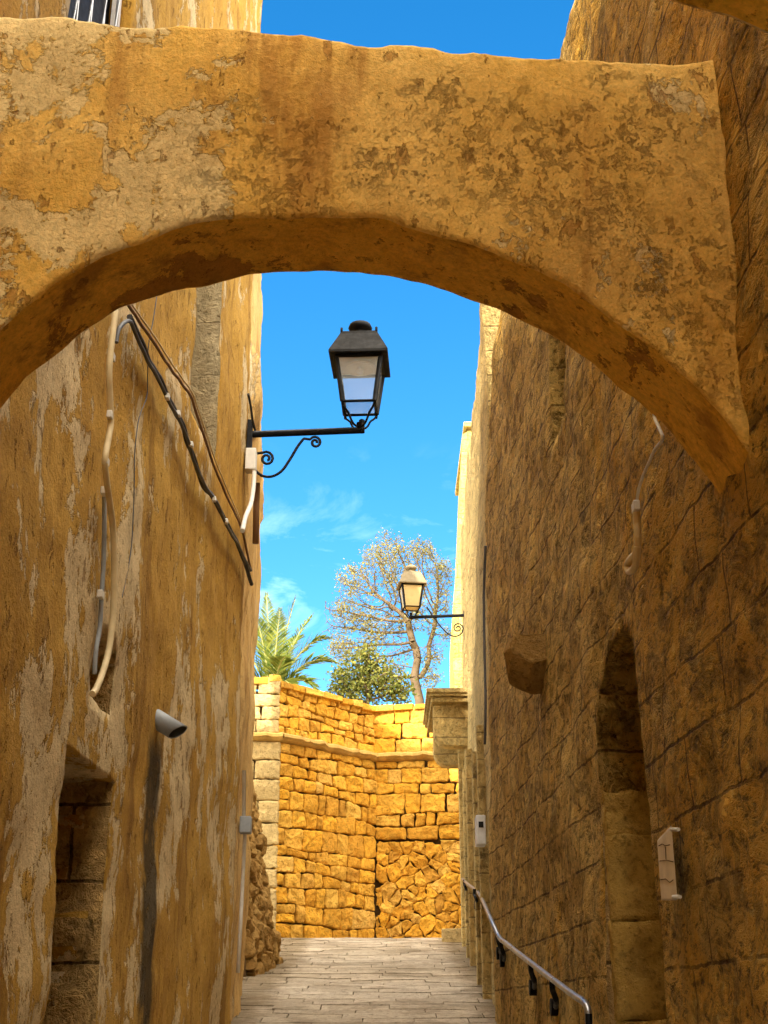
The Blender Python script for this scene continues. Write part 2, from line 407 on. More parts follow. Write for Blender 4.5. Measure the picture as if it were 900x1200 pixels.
def sheet(A, B, n, us, zs, ztop, holes=(), amp=.02, nsc=1.2, batter=None, back=.8, mat0=0, edge_amp=.02, fine=.06):
    """A,B: plan points for u=0 and u=|B-A|; n: outward plan normal; holes: dicts(poly, depth, mat)"""
    bm = bmesh.new()
    A = Vector((A[0], A[1], 0)); Bv = Vector((B[0], B[1], 0)); d = (Bv-A).normalized(); n = Vector((n[0], n[1], 0)).normalized()
    def pos(u, z, off=0.0, k=1.0):
        p = A+d*u+Vector((0, 0, z))
        o = fbm(p*nsc, 1.0, 4)*amp*k+fbm(p*nsc*5, .8, 3)*amp*.25*k
        if batter: o += batter(u, z)
        return p+n*(o+off)
    grid = {}
    for i, u in enumerate(us):
        zt = ztop(u)+fbm(Vector((u*2.2, 3.1, A.x)), .8, 4)*edge_amp
        for j, z in enumerate(zs):
            uu, zz = u, min(z, zt)
            hid = -1
            for hi_, h in enumerate(holes):
                P = h['poly']; x0 = min(p[0] for p in P)-.1; x1 = max(p[0] for p in P)+.1
                y0 = min(p[1] for p in P)-.1; y1 = max(p[1] for p in P)+.1
                if x0 <= uu <= x1 and y0 <= zz <= y1:
                    dd, qx, qz = nearpoly(uu, zz, P)
                    if dd < fine*.52: uu, zz = qx, qz; hid = hi_
                    break
            v = bm.verts.new(pos(uu, zz)); grid[i, j] = (v, uu, zz, hid)
    hv = {}
    for i in range(len(us)-1):
        for j in range(len(zs)-1):
            q = [grid[i, j], grid[i+1, j], grid[i+1, j+1], grid[i, j+1]]
            if q[0][2] >= q[3][2]-1e-6 and q[1][2] >= q[2][2]-1e-6 and zs[j] > 2: continue
            cu = sum(a[1] for a in q)/4; cz = sum(a[2] for a in q)/4
            inside = any(inpoly(cu, cz, h['poly']) for h in holes)
            if inside: continue
            try: f = bm.faces.new([a[0] for a in q]); f.material_index = mat0; f.smooth = True
            except ValueError: pass
    uvz = {v: (uu, zz) for (v, uu, zz, hid) in grid.values()}
    loose = [v for v in bm.verts if not v.link_faces]
    for v in loose: uvz.pop(v, None)
    bmesh.ops.delete(bm, geom=loose, context='VERTS')
    # reveals of the openings
    for hi_, h in enumerate(holes):
        P = h['poly']; x0 = min(p[0] for p in P)-.07; x1 = max(p[0] for p in P)+.07; y0 = min(p[1] for p in P)-.07; y1 = max(p[1] for p in P)+.07
        ed = [e for e in bm.edges if e.is_boundary and all(v in uvz and x0 <= uvz[v][0] <= x1 and y0 <= uvz[v][1] <= y1 for v in e.verts)]
        for e in ed:
            for v in e.verts: hv[v] = 99
        steps = max(2, int(h['depth']/.07))
        for k in range(steps):
            r = bmesh.ops.extrude_edge_only(bm, edges=ed)
            nv = [g for g in r['geom'] if isinstance(g, bmesh.types.BMVert)]
            for g in r['geom']:
                if isinstance(g, bmesh.types.BMFace): g.material_index = h.get('mat', mat0)
            ed = [g for g in r['geom'] if isinstance(g, bmesh.types.BMEdge)]
            ed = [e for e in ed if all(v in set(nv) for v in e.verts)]
            for v in nv:
                v.co -= n*(h['depth']/steps)
                v.co += Vector((fbm(v.co*6, 1, 3), fbm(v.co*6+Vector((9, 0, 0)), 1, 3), fbm(v.co*6+Vector((0, 9, 0)), 1, 3)))*h.get('rough', .006)
                hv[v] = 99
    for f in bm.faces:
        if f.material_index != mat0:
            f.normal_update()
            if abs(f.normal.z) > .3 or f.calc_center_median().z > holes[0].get('matz', 99): f.material_index = mat0
    # outer edges turned back for thickness
    ed = [e for e in bm.edges if e.is_boundary and not any(v in hv for v in e.verts)]
    if back:
        r = bmesh.ops.extrude_edge_only(bm, edges=ed)
        for g in r['geom']:
            if isinstance(g, bmesh.types.BMVert): g.co -= n*back
    bmesh.ops.recalc_face_normals(bm, faces=bm.faces)
    return bm
def quadsheet(A, B, z0, z1, step=.12, amp=.01, nsc=3):
    bm = bmesh.new(); A = Vector((*A, 0)); B = Vector((*B, 0)); d = B-A; n = Vector((d.y, -d.x, 0)).normalized()
    nu = max(2, int(d.length/step)); nv = max(2, int((z1-z0)/step))
    g = [[bm.verts.new(A+d*(i/nu)+Vector((0, 0, z0+(z1-z0)*j/nv))+n*fbm((A+d*(i/nu)+Vector((0, 0, z0+(z1-z0)*j/nv)))*nsc, 1, 3)*amp) for j in range(nv+1)] for i in range(nu+1)]
    for i in range(nu):
        for j in range(nv):
            f = bm.faces.new((g[i][j], g[i+1][j], g[i+1][j+1], g[i][j+1])); f.smooth = True
    return bm

def gz(d):                                  # street level along the alley
    if d < -12: return -1.75
    if d < 23.6: return .146*d
    return .146*23.6+.02*min(d-23.6, 4)

# ----- ground and street
bm = bmesh.new()
ys = [-600, -60, -12] + [x*.8 for x in range(-14, 36)] + [40, 120, 900]
xs = [-700, -60, -8, -3, -1, 1, 3, 8, 60, 700]
vv = [[bm.verts.new((x, y, (gz(y) if y > -12 else -1.75)-.03)) for x in xs] for y in ys]
for i in range(len(ys)-1):
    for j in range(len(xs)-1): bm.faces.new((vv[i][j], vv[i][j+1], vv[i+1][j+1], vv[i+1][j]))
M_ground = plain('dusty_ground', (.34, .27, .18), .95, var=.4, sc=3)
struct(link('ground', bm, M_ground, own_origin=False))

bm = bmesh.new()
y = -2.0
while y < 25.6:
    dep = random.uniform(.24, .40); x = -2.9+random.uniform(-.3, 0)
    while x < 2.4:
        L_ = random.uniform(.42, .95); g = .006
        z0, z1 = gz(y+g), gz(y+dep-g); dz = random.uniform(-.006, .007); tl = random.uniform(-.006, .006)
        nx = max(1, int(L_/.25)); top = []
        for a, yy, zz in ((0, y+g, z0), (1, y+dep-g, z1)):
            row = []
            for k in range(nx+1):
                xx = x+g+(L_-2*g)*k/nx
                row.append(Vector((xx, yy+random.uniform(-.005, .005), zz+dz+tl*(k/nx-.5)+fbm(Vector((xx, yy, 0))*1.1, 1, 3)*.02)))
            top.append(row)
        vt = [[bm.verts.new(p) for p in r] for r in top]
        vb = [[bm.verts.new(p+Vector((0, 0, -.06))) for p in r] for r in top]
        for k in range(nx):
            bm.faces.new((vt[0][k], vt[0][k+1], vt[1][k+1], vt[1][k]))
            bm.faces.new((vb[0][k], vb[0][k+1], vt[0][k+1], vt[0][k]))
            bm.faces.new((vt[1][k], vt[1][k+1], vb[1][k+1], vb[1][k]))
        bm.faces.new((vt[0][0], vt[1][0], vb[1][0], vb[0][0])); bm.faces.new((vt[0][nx], vb[0][nx], vb[1][nx], vt[1][nx]))
        x += L_
    y += dep
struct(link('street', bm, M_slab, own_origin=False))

# ------------------------------------------------------------------ left building (ochre plaster)
def lx(d): return -1.945+.0567*d
def rx(d): return 1.461-.0357*d
def plane_pt(px, py, fx, off=0.0):
    """point where the line of sight meets the wall x = fx(y); off = distance out from the wall"""
    r = ray(px, py); a0 = fx(0); k = fx(1)-fx(0)
    sgn = 1 if a0 < 0 else -1
    # x = a0 + k*y + sgn*off ; x = r.x*t ; y = r.y*t
    t = (a0+sgn*off)/(r.x-k*r.y)
    return Vector((0, 0, CAMZ))+r*t
def onL(px, py, off=.0): return plane_pt(px, py, lx, off)
def onR(px, py, off=.0): return plane_pt(px, py, rx, off)

Y0 = -34.0
def HL(y):  # unseen roof heights, shaped for the shadow they cast on the right wall
    if y < 3.4: return 17.2+.06*(y+3) if y > -3 else min(19.0, 17.2-(y+3)*.35)
    return max(14.5, 17.5-(y-3.4)*2.5)
A = (lx(Y0), Y0); B = (lx(12.0), 12.0)
Llen = math.hypot(B[0]-A[0], B[1]-A[1]); kL = Llen/(12.0-Y0)
def uL(d): return (d-Y0)*kL
def rect(d0, d1, z0, z1, u): return [(u(d0), z0), (u(d1), z0), (u(d1), z1), (u(d0), z1)]
cavity = [onL(px, py) for px, py in ((107, 800), (112, 765), (121, 742), (131, 755), (134, 790), (130, 838), (117, 830), (108, 815))]
holesL = [dict(poly=rect(6.67, 7.66, .3, 3.03, uL), depth=.5, mat=1, rough=.02),
          dict(poly=rect(9.3, 10.3, 6.15, 9.2, uL), depth=.35, mat=2, rough=.006),
          dict(poly=rect(5.76, 6.88, 6.35, 8.3, uL), depth=.22, mat=0),
          dict(poly=[(uL(p.y), p.z) for p in cavity], depth=.22, mat=1, rough=.03)]
ex_u = [uL(3.4), uL(4.3)]+[uL(x) for x in (6.67, 7.66, 9.3, 10.3, 5.76, 6.88)]
us = lines(0, Llen, uL(3.0), Llen, .055, .5, ex_u)
zs = lines(-2.6, 19.2, .3, 12.5, .06, .4, (.3, 3.03, 6.15, 9.2, 6.35, 8.3))
bld = thing('ochre_house', ((lx(3)-2), 3, gz(3)), 'tall ochre plaster house with pale flaked patches, black cables and a deep stone doorway', 'house')
def batL(u, z): return -.010*max(0, z-2)
bm = sheet(A, B, (1, -.0567), us, zs, lambda u: HL(Y0+u/kL), holesL, .035, .9, batL, .85, 0, .05, fine=.055)
link('wall', bm, [M_left, M_jamb, M_jambgrey], bld)
bm = quadsheet((lx(6.5)-.46, 6.5), (lx(7.9)-.46, 7.9), .3, 3.2); link('door', bm, M_wood, bld)
bm = quadsheet((lx(9.1)-.36, 9.1), (lx(10.5)-.36, 10.5), 5.9, 9.4); link('window_infill', bm, M_jambgrey, bld)
bm = quadsheet((lx(6.6)-.17, 6.6), (lx(7.9)-.17, 7.9), 3.04, 4.4); link('cavity_back', bm, M_jamb, bld)
# barred window
wd = bmesh.new()
def wp(d, z, off): return Vector((lx(d)-batL(0, z)*0-.08+off, d, z))
for d in (5.79, 6.85):
    box(wd, wp(d, 7.32, -.06), (.05, .045, 1.95))
for z in (6.38, 8.27): box(wd, wp(6.32, z, -.06), (.05, 1.1, .055), rz=-.0567)
win = link('window', wd, M_frame, bld)
g = quadsheet((lx(5.7)-.19, 5.7), (lx(6.95)-.19, 6.95), 6.3, 8.35); link('pane', g, M_glassd, win)
bb = bmesh.new()
for k in range(4):
    d = 5.95+k*.24; tube(bb, [wp(d, 6.36, 0), wp(d, 8.28, 0)], .007, 6)
for k in range(4):
    d = 5.82+k*.22; tube(bb, [wp(d, 6.5, .012), wp(d+.26, 8.2, .012)], .006, 6)
link('bars', bb, M_steel, win)
# body behind the wall face
def body(name, pts, z0, ztops, mat, parent=None):
    bm = bmesh.new(); n = len(pts)
    lo = [bm.verts.new((p[0], p[1], z0)) for p in pts]; hi = [bm.verts.new((p[0], p[1], z)) for p, z in zip(pts, ztops)]
    for i in range(n):
        j = (i+1) % n; bm.faces.new((lo[i], lo[j], hi[j], hi[i]))
    bm.faces.new(hi); bm.faces.new(lo[::-1]); bmesh.ops.recalc_face_normals(bm, faces=bm.faces)
    return link(name, bm, mat, parent)
body('rear_block', [(lx(Y0)-.83, Y0+.02), (lx(4)-.83, 4), (lx(11.97)-.83, 11.97), (-8, 11.97), (-8, Y0+.02)], -3, [18.5, 17.3, 14.4, 14.4, 18.0], M_left2, bld)

# left second house (pale strip beyond the corner)
A2 = (-1.285, 12.04); B2 = (-1.485, 15.25); L2 = math.hypot(B2[0]-A2[0], B2[1]-A2[1])
hs2 = thing('pale_ochre_house', (-3, 13.6, gz(13.6)), 'narrow lighter ochre house wall just beyond the corner of the tall flaking house', 'house')
def bat2(u, z):
    return -.012*max(0, z-6)-.045*max(0, z-9.6) + (.05 if 7.6 < z < 8.1 else 0)
bm = sheet(A2, B2, (1, .0623), lines(0, L2, 0, L2, .07, .1), lines(.8, 15.6, 1.2, 15.6, .09, .3), lambda u: 15.55, (), .06, .8, bat2, .85, 0, .05)
link('wall', bm, M_left2, hs2)
body('rear_block', [(-2.12, 12.05), (-2.32, 15.2), (-4.45, 15.2), (-4.45, 12.05)], 0, [15.6, 15.6, 17.4, 17.4], M_left2, hs2)  # unseen sloping top shaped to shadow the end wall
body('shadow_wing', [(-4.48, 12.05), (-4.48, 15.2), (-8, 15.2), (-8, 12.05)], 0, [14.2, 14.2, 14.0, 14.0], M_left2, hs2)  # unseen wing, kept low to let sun reach the pillar top

# ------------------------------------------------------------------ right building (weathered limestone)
A = (rx(Y0), Y0); B = (rx(13.1), 13.1)
Rlen = math.hypot(B[0]-A[0], B[1]-A[1]); kR = Rlen/(13.1-Y0)
def uR(d): return (d-Y0)*kR
def HR(u):
    d = Y0+u/kR
    pts = [(-99, 12.5), (2.6, 12.5), (3.1, 8.0), (7.3, 8.2), (11.4, 8.4), (12.2, 8.15), (12.9, 7.5), (13.1, 6.3)]  # first stretch is unseen, raised to bounce sun into the alley
    for (a, b), (c, e) in zip(pts, pts[1:]):
        if d <= c: return b+(e-b)*(d-a)/(c-a)
    return 6.3
# arched doorway: near jamb d=6.42, far jamb d=7.6, springing z 3.2
zsp = 3.08; dm = 7.02; rw = .60; archp = [(uR(dm-rw), .2), (uR(dm+rw), .2)] + [(uR(dm+rw*math.cos(t)), zsp+.62*math.sin(t)) for t in np.linspace(0, math.pi, 17)]
holesR = [dict(poly=archp, depth=.72, mat=1, rough=.02, matz=2.95),
          dict(poly=rect(8.2, 8.78, 5.6, 7.05, uR), depth=.3, mat=2, rough=.01)]
us = lines(0, Rlen, uR(3.0), Rlen, .055, .5, [uR(x) for x in (8.2, 8.78, dm-rw, dm+rw)])
zs = lines(-2.6, 12.6, .3, 8.6, .055, .4, (5.6, 7.05))
rb = thing('limestone_building', (3.2, 3, gz(3)), 'long eroded limestone wall with an arched niche, projecting stone and handrail along its foot', 'building')
def batR(u, z):
    return -.012*(z-2)
M_jyel = masonry('yellow_jamb_stone', (.62, .44, .16), (.70, .52, .22), (.16, .09, .03), axis=0, course=.42, length=.9, streak=.35, jmask=(.1, .2))
bm = sheet(A, B, (-1, -.0357), us, zs, HR, holesR, .035, 1.1, batR, .75, 0, .07, fine=.055)
link('wall', bm, [M_right, M_jamb, M_jyel], rb)
bm = quadsheet((rx(7.9)+.66, 7.9), (rx(6.1)+.66, 6.1), .2, 4.6); link('niche_back', bm, M_jamb, rb)
bm = quadsheet((rx(8.95)+.29, 8.95), (rx(8.0)+.29, 8.0), 5.4, 7.2); link('window_infill', bm, M_jambgrey, rb)
body('rear_block', [(rx(Y0)+.8, Y0+.02), (rx(13.0)+.8, 13.0), (9, 13.0), (9, Y0+.02)], -3, [6.0, 7.0, 7.0, 6.0], M_right2, rb)
body('bounce_block', [(rx(Y0)+.82, Y0+.02), (rx(2.5)+.82, 2.5), (9, 2.5), (9, Y0+.02)], 6, [12.4]*4, M_right2, rb)  # unseen block added behind the camera to bounce sunlight onto the arch
# rough infill blocks against the far jamb of the niche
zb = .9
while zb < 2.9:
    hb = min(random.choice((.40, .44, .50)), 2.97-zb)
    if hb < .15: break
    bm = bmesh.new(); box(bm, (rx(7.5)+.27, dm+rw-.03, zb+hb/2), (.50, .13, hb-.008), rz=-.0357, jit=.012)
    bmesh.ops.subdivide_edges(bm, edges=bm.edges, cuts=5, use_grid_fill=True)
    pits = [Vector((rx(7.5)+random.uniform(.06, .4), dm+rw-.09, zb+random.uniform(.08, hb-.08))) for _ in range(2)]
    bmesh.ops.subdivide_edges(bm, edges=bm.edges, cuts=1, use_grid_fill=True)
    for v in bm.verts:
        v.co += v.normal*(fbm(v.co*8, 1, 4)*.014)
        for q in pits:
            dd = (v.co-q).length
            if dd < .05: v.co.y += .035*(1-dd/.05)
    for f in bm.faces: f.smooth = True
    link('infill_block', bm, M_jblock, rb); zb += hb
# projecting stone
bm = bmesh.new()
c = onR(632, 772); 
ring = []
for yy, lo_, w_ in ((-.17, -.02, .25), (-.05, -.10, .29), (.10, -.17, .27), (.20, -.17, .20)):
    ring.append([bm.verts.new(Vector((c.x+.06-a_*w_-(0 if a_ else 0), c.y+yy+random.uniform(-.012, .012), c.z+b_+random.uniform(-.012, .012)))) for a_, b_ in ((0, .15), (1, .13), (1.12, .04), (1.0, lo_), (.5, lo_-.05), (0, lo_-.03))])
for a, b in zip(ring, ring[1:]):
    for k in range(6):
        bm.faces.new((a[k], a[(k+1) % 6], b[(k+1) % 6], b[k]))
bm.faces.new(ring[0]); bm.faces.new(ring[-1][::-1]); bmesh.ops.recalc_face_normals(bm, faces=bm.faces); bevel_all(bm, .012)
bmesh.ops.subdivide_edges(bm, edges=bm.edges, cuts=2)
for v in bm.verts: v.co += v.normal*fbm(v.co*9, 1, 3)*.012
link('corbel_stone', bm, M_butt, rb)

# right second house
A3 = (1.06, 13.12); B3 = (1.30, 22.5); L3 = math.hypot(B3[0]-A3[0], B3[1]-A3[1]); 
def u3(d): return (d-13.12)/(22.5-13.12)*L3
h3 = thing('pale_stone_house', (3, 18, gz(18)), 'pale smooth stone house beyond the eroded wall, carrying the small balcony and the farther lamp', 'house')
holes3 = [dict(poly=rect(15.0, 16.1, 2.2, 4.7, u3), depth=.3, mat=0), dict(poly=rect(18.6, 19.7, 2.7, 5.2, u3), depth=.3, mat=0)]
bm = sheet(A3, B3, (-1, .0256), lines(0, L3, 0, L3, .09, .2, [u3(x) for x in (15.0, 16.1, 18.6, 19.7)]), lines(1, 10.2, 1.5, 10.2, .1, .3, (2.2, 4.7, 2.7, 5.2)),
           lambda u: 9.6 if u < 5 else 9.9, holes3, .035, .9, lambda u, z: -.010*max(0, z-5), .8, 0, .05, fine=.09)
link('wall', bm, M_right2, h3)
for d0, d1, z0, z1 in ((14.9, 16.2, 2.1, 4.8), (18.5, 19.8, 2.6, 5.3)):
    xa = 1.06+.0256*(d0-13.12); xb = 1.06+.0256*(d1-13.12)
    dq = quadsheet((xb+.27, d1), (xa+.27, d0), z0, z1); link('door', dq, M_wood, h3)
for d, z0, z1, wd_ in ((14.85, 2.1, 5.0, .14), (16.25, 2.3, 5.0, .14), (18.45, 2.65, 5.5, .13), (19.85, 2.8, 5.5, .13), (21.9, 3.0, 7.0, .2)):
    bm = bmesh.new(); box(bm, (1.06+.0256*(d-13.12)-.02, d, (z0+z1)/2), (.14, wd_, z1-z0)); bevel_all(bm, .012); link('pilaster', bm, M_right2, h3)
body('rear_block', [(1.88, 13.14), (2.1, 22.45), (9, 22.45), (9, 13.14)], 0, [9.5]*4, M_right2, h3)

# ------------------------------------------------------------------ arch across the alley
def arch(name, y0, y1, xl, xr, intr, topz, mats, nx=90, nz=12, lab='', skew=0.0, own_amp=.012, surf=.5):
    bm = bmesh.new()
    X = np.linspace(xl, xr, nx)
    ny = 8
    def P(x, y, z, k=1.0):
        p = Vector((x, y+skew*x, z))
        o = Vector((fbm(p*2.2, 1, 4), fbm(p*2.2+Vector((5, 5, 5)), 1, 4), fbm(p*2.2+Vector((9, 1, 5)), 1, 4)))*own_amp*2
        return p+o*k
    front = []; back = []; sof = []; top = []
    for x in X:
        zi, zt = intr(x), topz(x)
        front.append([bm.verts.new(P(x, y0, zi+(zt-zi)*j/nz)) for j in range(nz+1)])
        back.append([bm.verts.new(P(x, y1, zi+(zt-zi)*j/nz)) for j in range(nz+1)])
        sof.append([front[-1][0]]+[bm.verts.new(P(x, y0+(y1-y0)*j/ny, zi)) for j in range(1, ny)]+[back[-1][0]])
        top.append([front[-1][nz]]+[bm.verts.new(P(x, y0+(y1-y0)*j/ny, zt+.02*math.sin(math.pi*j/ny))) for j in range(1, ny)]+[back[-1][nz]])
    for i in range(nx-1):
        for S_, m in ((front, 0), (back, 0), (sof, 1), (top, 0)):
            for j in range(len(S_[0])-1):
                f = bm.faces.new((S_[i][j], S_[i+1][j], S_[i+1][j+1], S_[i][j+1])); f.material_index = m; f.smooth = True
    for S_ in ((front[0], back[0], sof[0], top[0]), (front[-1], back[-1], sof[-1], top[-1])):
        F = S_[0]; Bk = S_[1]
        loop = list(F)+list(S_[3][1:-1])+list(Bk[::-1])+list(S_[2][1:-1][::-1])
        bm.faces.new(loop)
    bmesh.ops.recalc_face_normals(bm, faces=bm.faces)
    se = [e for e in bm.edges if len(e.link_faces) == 2 and e.calc_face_angle(0) > .9]
    bmesh.ops.bevel(bm, geom=se, offset=.018, segments=2, affect='EDGES', profile=.5)
    return link(name, bm, mats)
fr = [at(px, py, 4.5) for px, py in ((-105, 560), (-85, 500), (-50, 440), (0, 380), (60, 333), (120, 300), (200, 270), (280, 255), (370, 250), (450, 256), (530, 274), (600, 300), (660, 330), (720, 372), (770, 412), (810, 448), (845, 488), (868, 518), (900, 560))]
FX = [p.x for p in fr]; FZ = [p.z for p in fr]
tp = [at(px, py, 4.5) for px, py in ((-105, 12), (0, 15), (150, 26), (300, 33), (450, 52), (640, 68), (832, 72), (900, 74))]
TX = [p.x for p in tp]; TZ = [p.z for p in tp]
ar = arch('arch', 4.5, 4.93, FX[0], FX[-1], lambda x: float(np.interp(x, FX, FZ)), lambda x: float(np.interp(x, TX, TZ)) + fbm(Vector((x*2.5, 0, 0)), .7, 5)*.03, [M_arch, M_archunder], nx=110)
tag(ar, 'thick plastered flying arch spanning the alley between both walls, crusty brown stains on its face', 'arch', 'flying arches')
nr = [at(px, py, 3.0) for px, py in ((500, -190), (600, -120), (700, -45), (780, 0), (840, 22), (900, 46), (960, 80), (1040, 135), (1100, 190))]
NX = [p.x for p in nr]; NZ = [p.z for p in nr]
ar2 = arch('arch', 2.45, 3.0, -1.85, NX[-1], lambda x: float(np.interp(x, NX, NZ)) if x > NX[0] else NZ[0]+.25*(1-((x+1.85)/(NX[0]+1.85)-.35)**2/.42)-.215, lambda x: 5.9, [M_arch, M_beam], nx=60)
tag(ar2, 'nearer orange arch overhead, only its smooth soffit showing at the top corner', 'arch', 'flying arches')

# ------------------------------------------------------------------ stone laying
def laystone(bm, poly, frame, out=.035, gap=.008, seg=.06, jit=.013, cr=.022, mat=0, lump=.02):
    cx = sum(p[0] for p in poly)/len(poly); cz = sum(p[1] for p in poly)/len(poly)
    pts = []
    n = len(poly)
    for i in range(n):
        a = poly[i]; b = poly[(i+1) % n]; pv = poly[i-1]
        L_ = math.hypot(b[0]-a[0], b[1]-a[1]); 
        r = min(cr*random.uniform(.6, 1.5), L_*.35)
        k = max(1, int((L_-2*r)/seg))
        for j in range(k+1):
            t = (r+(L_-2*r)*j/k)/L_
            pts.append((a[0]+(b[0]-a[0])*t, a[1]+(b[1]-a[1])*t))
    size = max(.04, min(max(p[0] for p in poly)-min(p[0] for p in poly), max(p[1] for p in poly)-min(p[1] for p in poly))/2)
    o = out*random.uniform(.7, 1.3); tx = random.uniform(-.05, .05); tz = random.uniform(-.05, .05)
    seed = Vector((random.uniform(0, 99), random.uniform(0, 99), 0))
    prev = None
    pj = [(p[0]+random.uniform(-jit, jit), p[1]+random.uniform(-jit, jit)) for p in pts]
    for ins, h in ((gap, -.06), (gap, o*.35), (gap+.012, o*.8), (gap+.035, o), (size*.45, o*1.06), (size*.75, o*1.08)):
        s = max(.05, 1-ins/size)
        ring = []
        for p in pj:
            u = cx+(p[0]-cx)*s; z = cz+(p[1]-cz)*s
            hh = h + ((u-cx)*tx+(z-cz)*tz if h > 0 else 0) + (fbm(Vector((u*7, z*7, 0))+seed, 1, 3)*lump if h > 0 else 0)
            ring.append(bm.verts.new(frame(u, z, hh)))
        if prev:
            for k in range(len(ring)):
                f = bm.faces.new((prev[k], prev[(k+1) % len(ring)], ring[(k+1) % len(ring)], ring[k])); f.smooth = False; f.material_index = mat
        prev = ring
    f = bm.faces.new(prev); f.material_index = mat
def clip(poly, a, b, c):      # keep a*x+b*y<=c
    out = []
    for i in range(len(poly)):
        p, q = poly[i], poly[(i+1) % len(poly)]
        dp = a*p[0]+b*p[1]-c; dq = a*q[0]+b*q[1]-c
        if dp <= 0: out.append(p)
        if dp*dq < 0:
            t = dp/(dp-dq); out.append((p[0]+(q[0]-p[0])*t, p[1]+(q[1]-p[1])*t))
    return out
def rubble(u0, u1, z0, z1, su=.34, sz=.25, jit=.42):
    pts = []
    nu = int((u1-u0)/su)+1; nzz = int((z1-z0)/sz)+1
    for j in range(-1, nzz+1):
        for i in range(-1, nu+1):
            pts.append((u0+(i+.5+(j % 2)*.5+random.uniform(-jit, jit))*su, z0+(j+.5+random.uniform(-jit, jit))*sz))
    pts = [p for p in pts if random.random() > .22]
    cells = []
    for p in pts:
        if not (u0-.05 < p[0] < u1+.05 and z0-.05 < p[1] < z1+.05): continue
        poly = [(u0, z0), (u1, z0), (u1, z1), (u0, z1)]
        for q in pts:
            if q is p or abs(q[0]-p[0]) > su*3 or abs(q[1]-p[1]) > sz*3.5: continue
            a, b = q[0]-p[0], q[1]-p[1]; c = (q[0]**2+q[1]**2-p[0]**2-p[1]**2)/2
            poly = clip(poly, a, b, c)
            if len(poly) < 3: break
        if len(poly) >= 3:
            # drop tiny edges
            pp = [poly[i] for i in range(len(poly)) if math.hypot(poly[i][0]-poly[i-1][0], poly[i][1]-poly[i-1][1]) > .03]
            if len(pp) >= 3: cells.append(pp)
    return cells
def courses(u0, u1, z0, z1, hs_=(.24, .38), ws=(.2, .62), wave=.02, jit=.018):
    rows = [z0]; 
    while rows[-1] < z1-.12: rows.append(min(z1, rows[-1]+random.uniform(*hs_)))
    rows[-1] = z1
    ph = random.uniform(0, 9)
    def zz(k, u):
        if k == 0 or k == len(rows)-1: return rows[k]
        return rows[k]+wave*math.sin(u*1.7+k*1.3+ph)+wave*.8*math.sin(u*4.1+k*2.1)
    cells = []
    for k in range(len(rows)-1):
        us_ = [u0]
        while us_[-1] < u1-.16: us_.append(min(u1, us_[-1]+random.uniform(*ws)))
        us_[-1] = u1
        for a, b in zip(us_, us_[1:]):
            def J(): return random.uniform(-jit, jit)
            # now and then a course splits in two thin stones
            if rows[k+1]-rows[k] > .3 and random.random() < .15:
                m = .5*(zz(k, a)+zz(k+1, a)); m2 = m+J()
                cells.append([(a, zz(k, a)), (b, zz(k, b)), (b, m2), (a, m)]); cells.append([(a, m), (b, m2), (b, zz(k+1, b)), (a, zz(k+1, a))])
            else:
                cells.append([(a+J()*.6, zz(k, a)+J()*.5), (b+J()*.6, zz(k, b)+J()*.5), (b+J()*.6, zz(k+1, b)+J()*.5), (a+J()*.6, zz(k+1, a)+J()*.5)])
    return cells
def framef(A, B, lean=0.0):
    A = Vector((*A, 0)); B = Vector((*B, 0)); d = (B-A).normalized(); n = Vector((d.y, -d.x, 0))
    def f(u, z, h): return A+d*u+Vector((0, 0, z))+n*(h-lean*(z-3.4)+fbm((A+d*u+Vector((0, 0, z)))*.7, 1, 2)*.04)
    return f, (B-A).length, n

PC = (-1.86, 24.0); PK = (-.165, 25.8); PE = (2.3, 25.45); PL = (-3.6, 24.0)
ZC = 6.88; ZT = 7.88
bast = thing('bastion_wall', (0, 25.5, 3.4), 'high golden stone retaining wall closing the end of the alley, rubble patch and projecting ledge', 'wall')
f2, L2_, n2 = framef(PC, PK); f3, L3_, n3 = framef(PK, PE); f1, L1_, n1 = framef(PL, PC)
bm = bmesh.new()
for c_ in courses(0, L2_, 3.2, ZC-.06, (.19, .36), (.16, .52), wave=.03, jit=.03): laystone(bm, c_, f2, lump=.03)
def f2u(u, z, h): return f2(u, z, h-.06)
for c_ in courses(0, L2_+.05, ZC+.08, ZT, (.15, .26), (.14, .42), wave=.03, jit=.03): laystone(bm, c_, f2u, lump=.035)
for c_ in courses(0, L3_, 5.35, ZC-.06, (.20, .36), (.18, .6), wave=.02, jit=.03): laystone(bm, c_, f3, lump=.03)
def f3u(u, z, h): return f3(u, z, h-.06)
for c_ in courses(-.09, L3_, ZC+.08, ZT-.02, (.20, .34), (.24, .6), jit=.025): laystone(bm, c_, f3u)
link('masonry', bm, M_bast, bast)
bm = bmesh.new()
for c_ in rubble(.02, L3_, 3.2, 5.33, .27, .145, .62): laystone(bm, c_, f3, out=.028, gap=.004, cr=.012, lump=.045, jit=.02)
link('rubble_patch', bm, M_bast, bast)
bm = bmesh.new()
z = 3.2; k = 0
rowsz = [3.2]
while rowsz[-1] < ZC-.35: rowsz.append(rowsz[-1]+random.uniform(.33, .42))
rowsz[-1] = ZC-.06
for a, b in zip(rowsz, rowsz[1:]):
    e = L1_-random.choice((.34, .5, .42)); e2 = e-.6
    for c0, c1 in ((e2, e), (e, L1_+.04)): laystone(bm, [(c0, a), (c1, a), (c1, b), (c0, b)], f1, out=.045, cr=.015, lump=.012)
    laystone(bm, [(0, a), (e2, a), (e2, b), (0, b)], f1, out=.04)
rz_ = [ZC+.08, ZC+.33, ZC+.57, ZC+.80, ZT+.1]
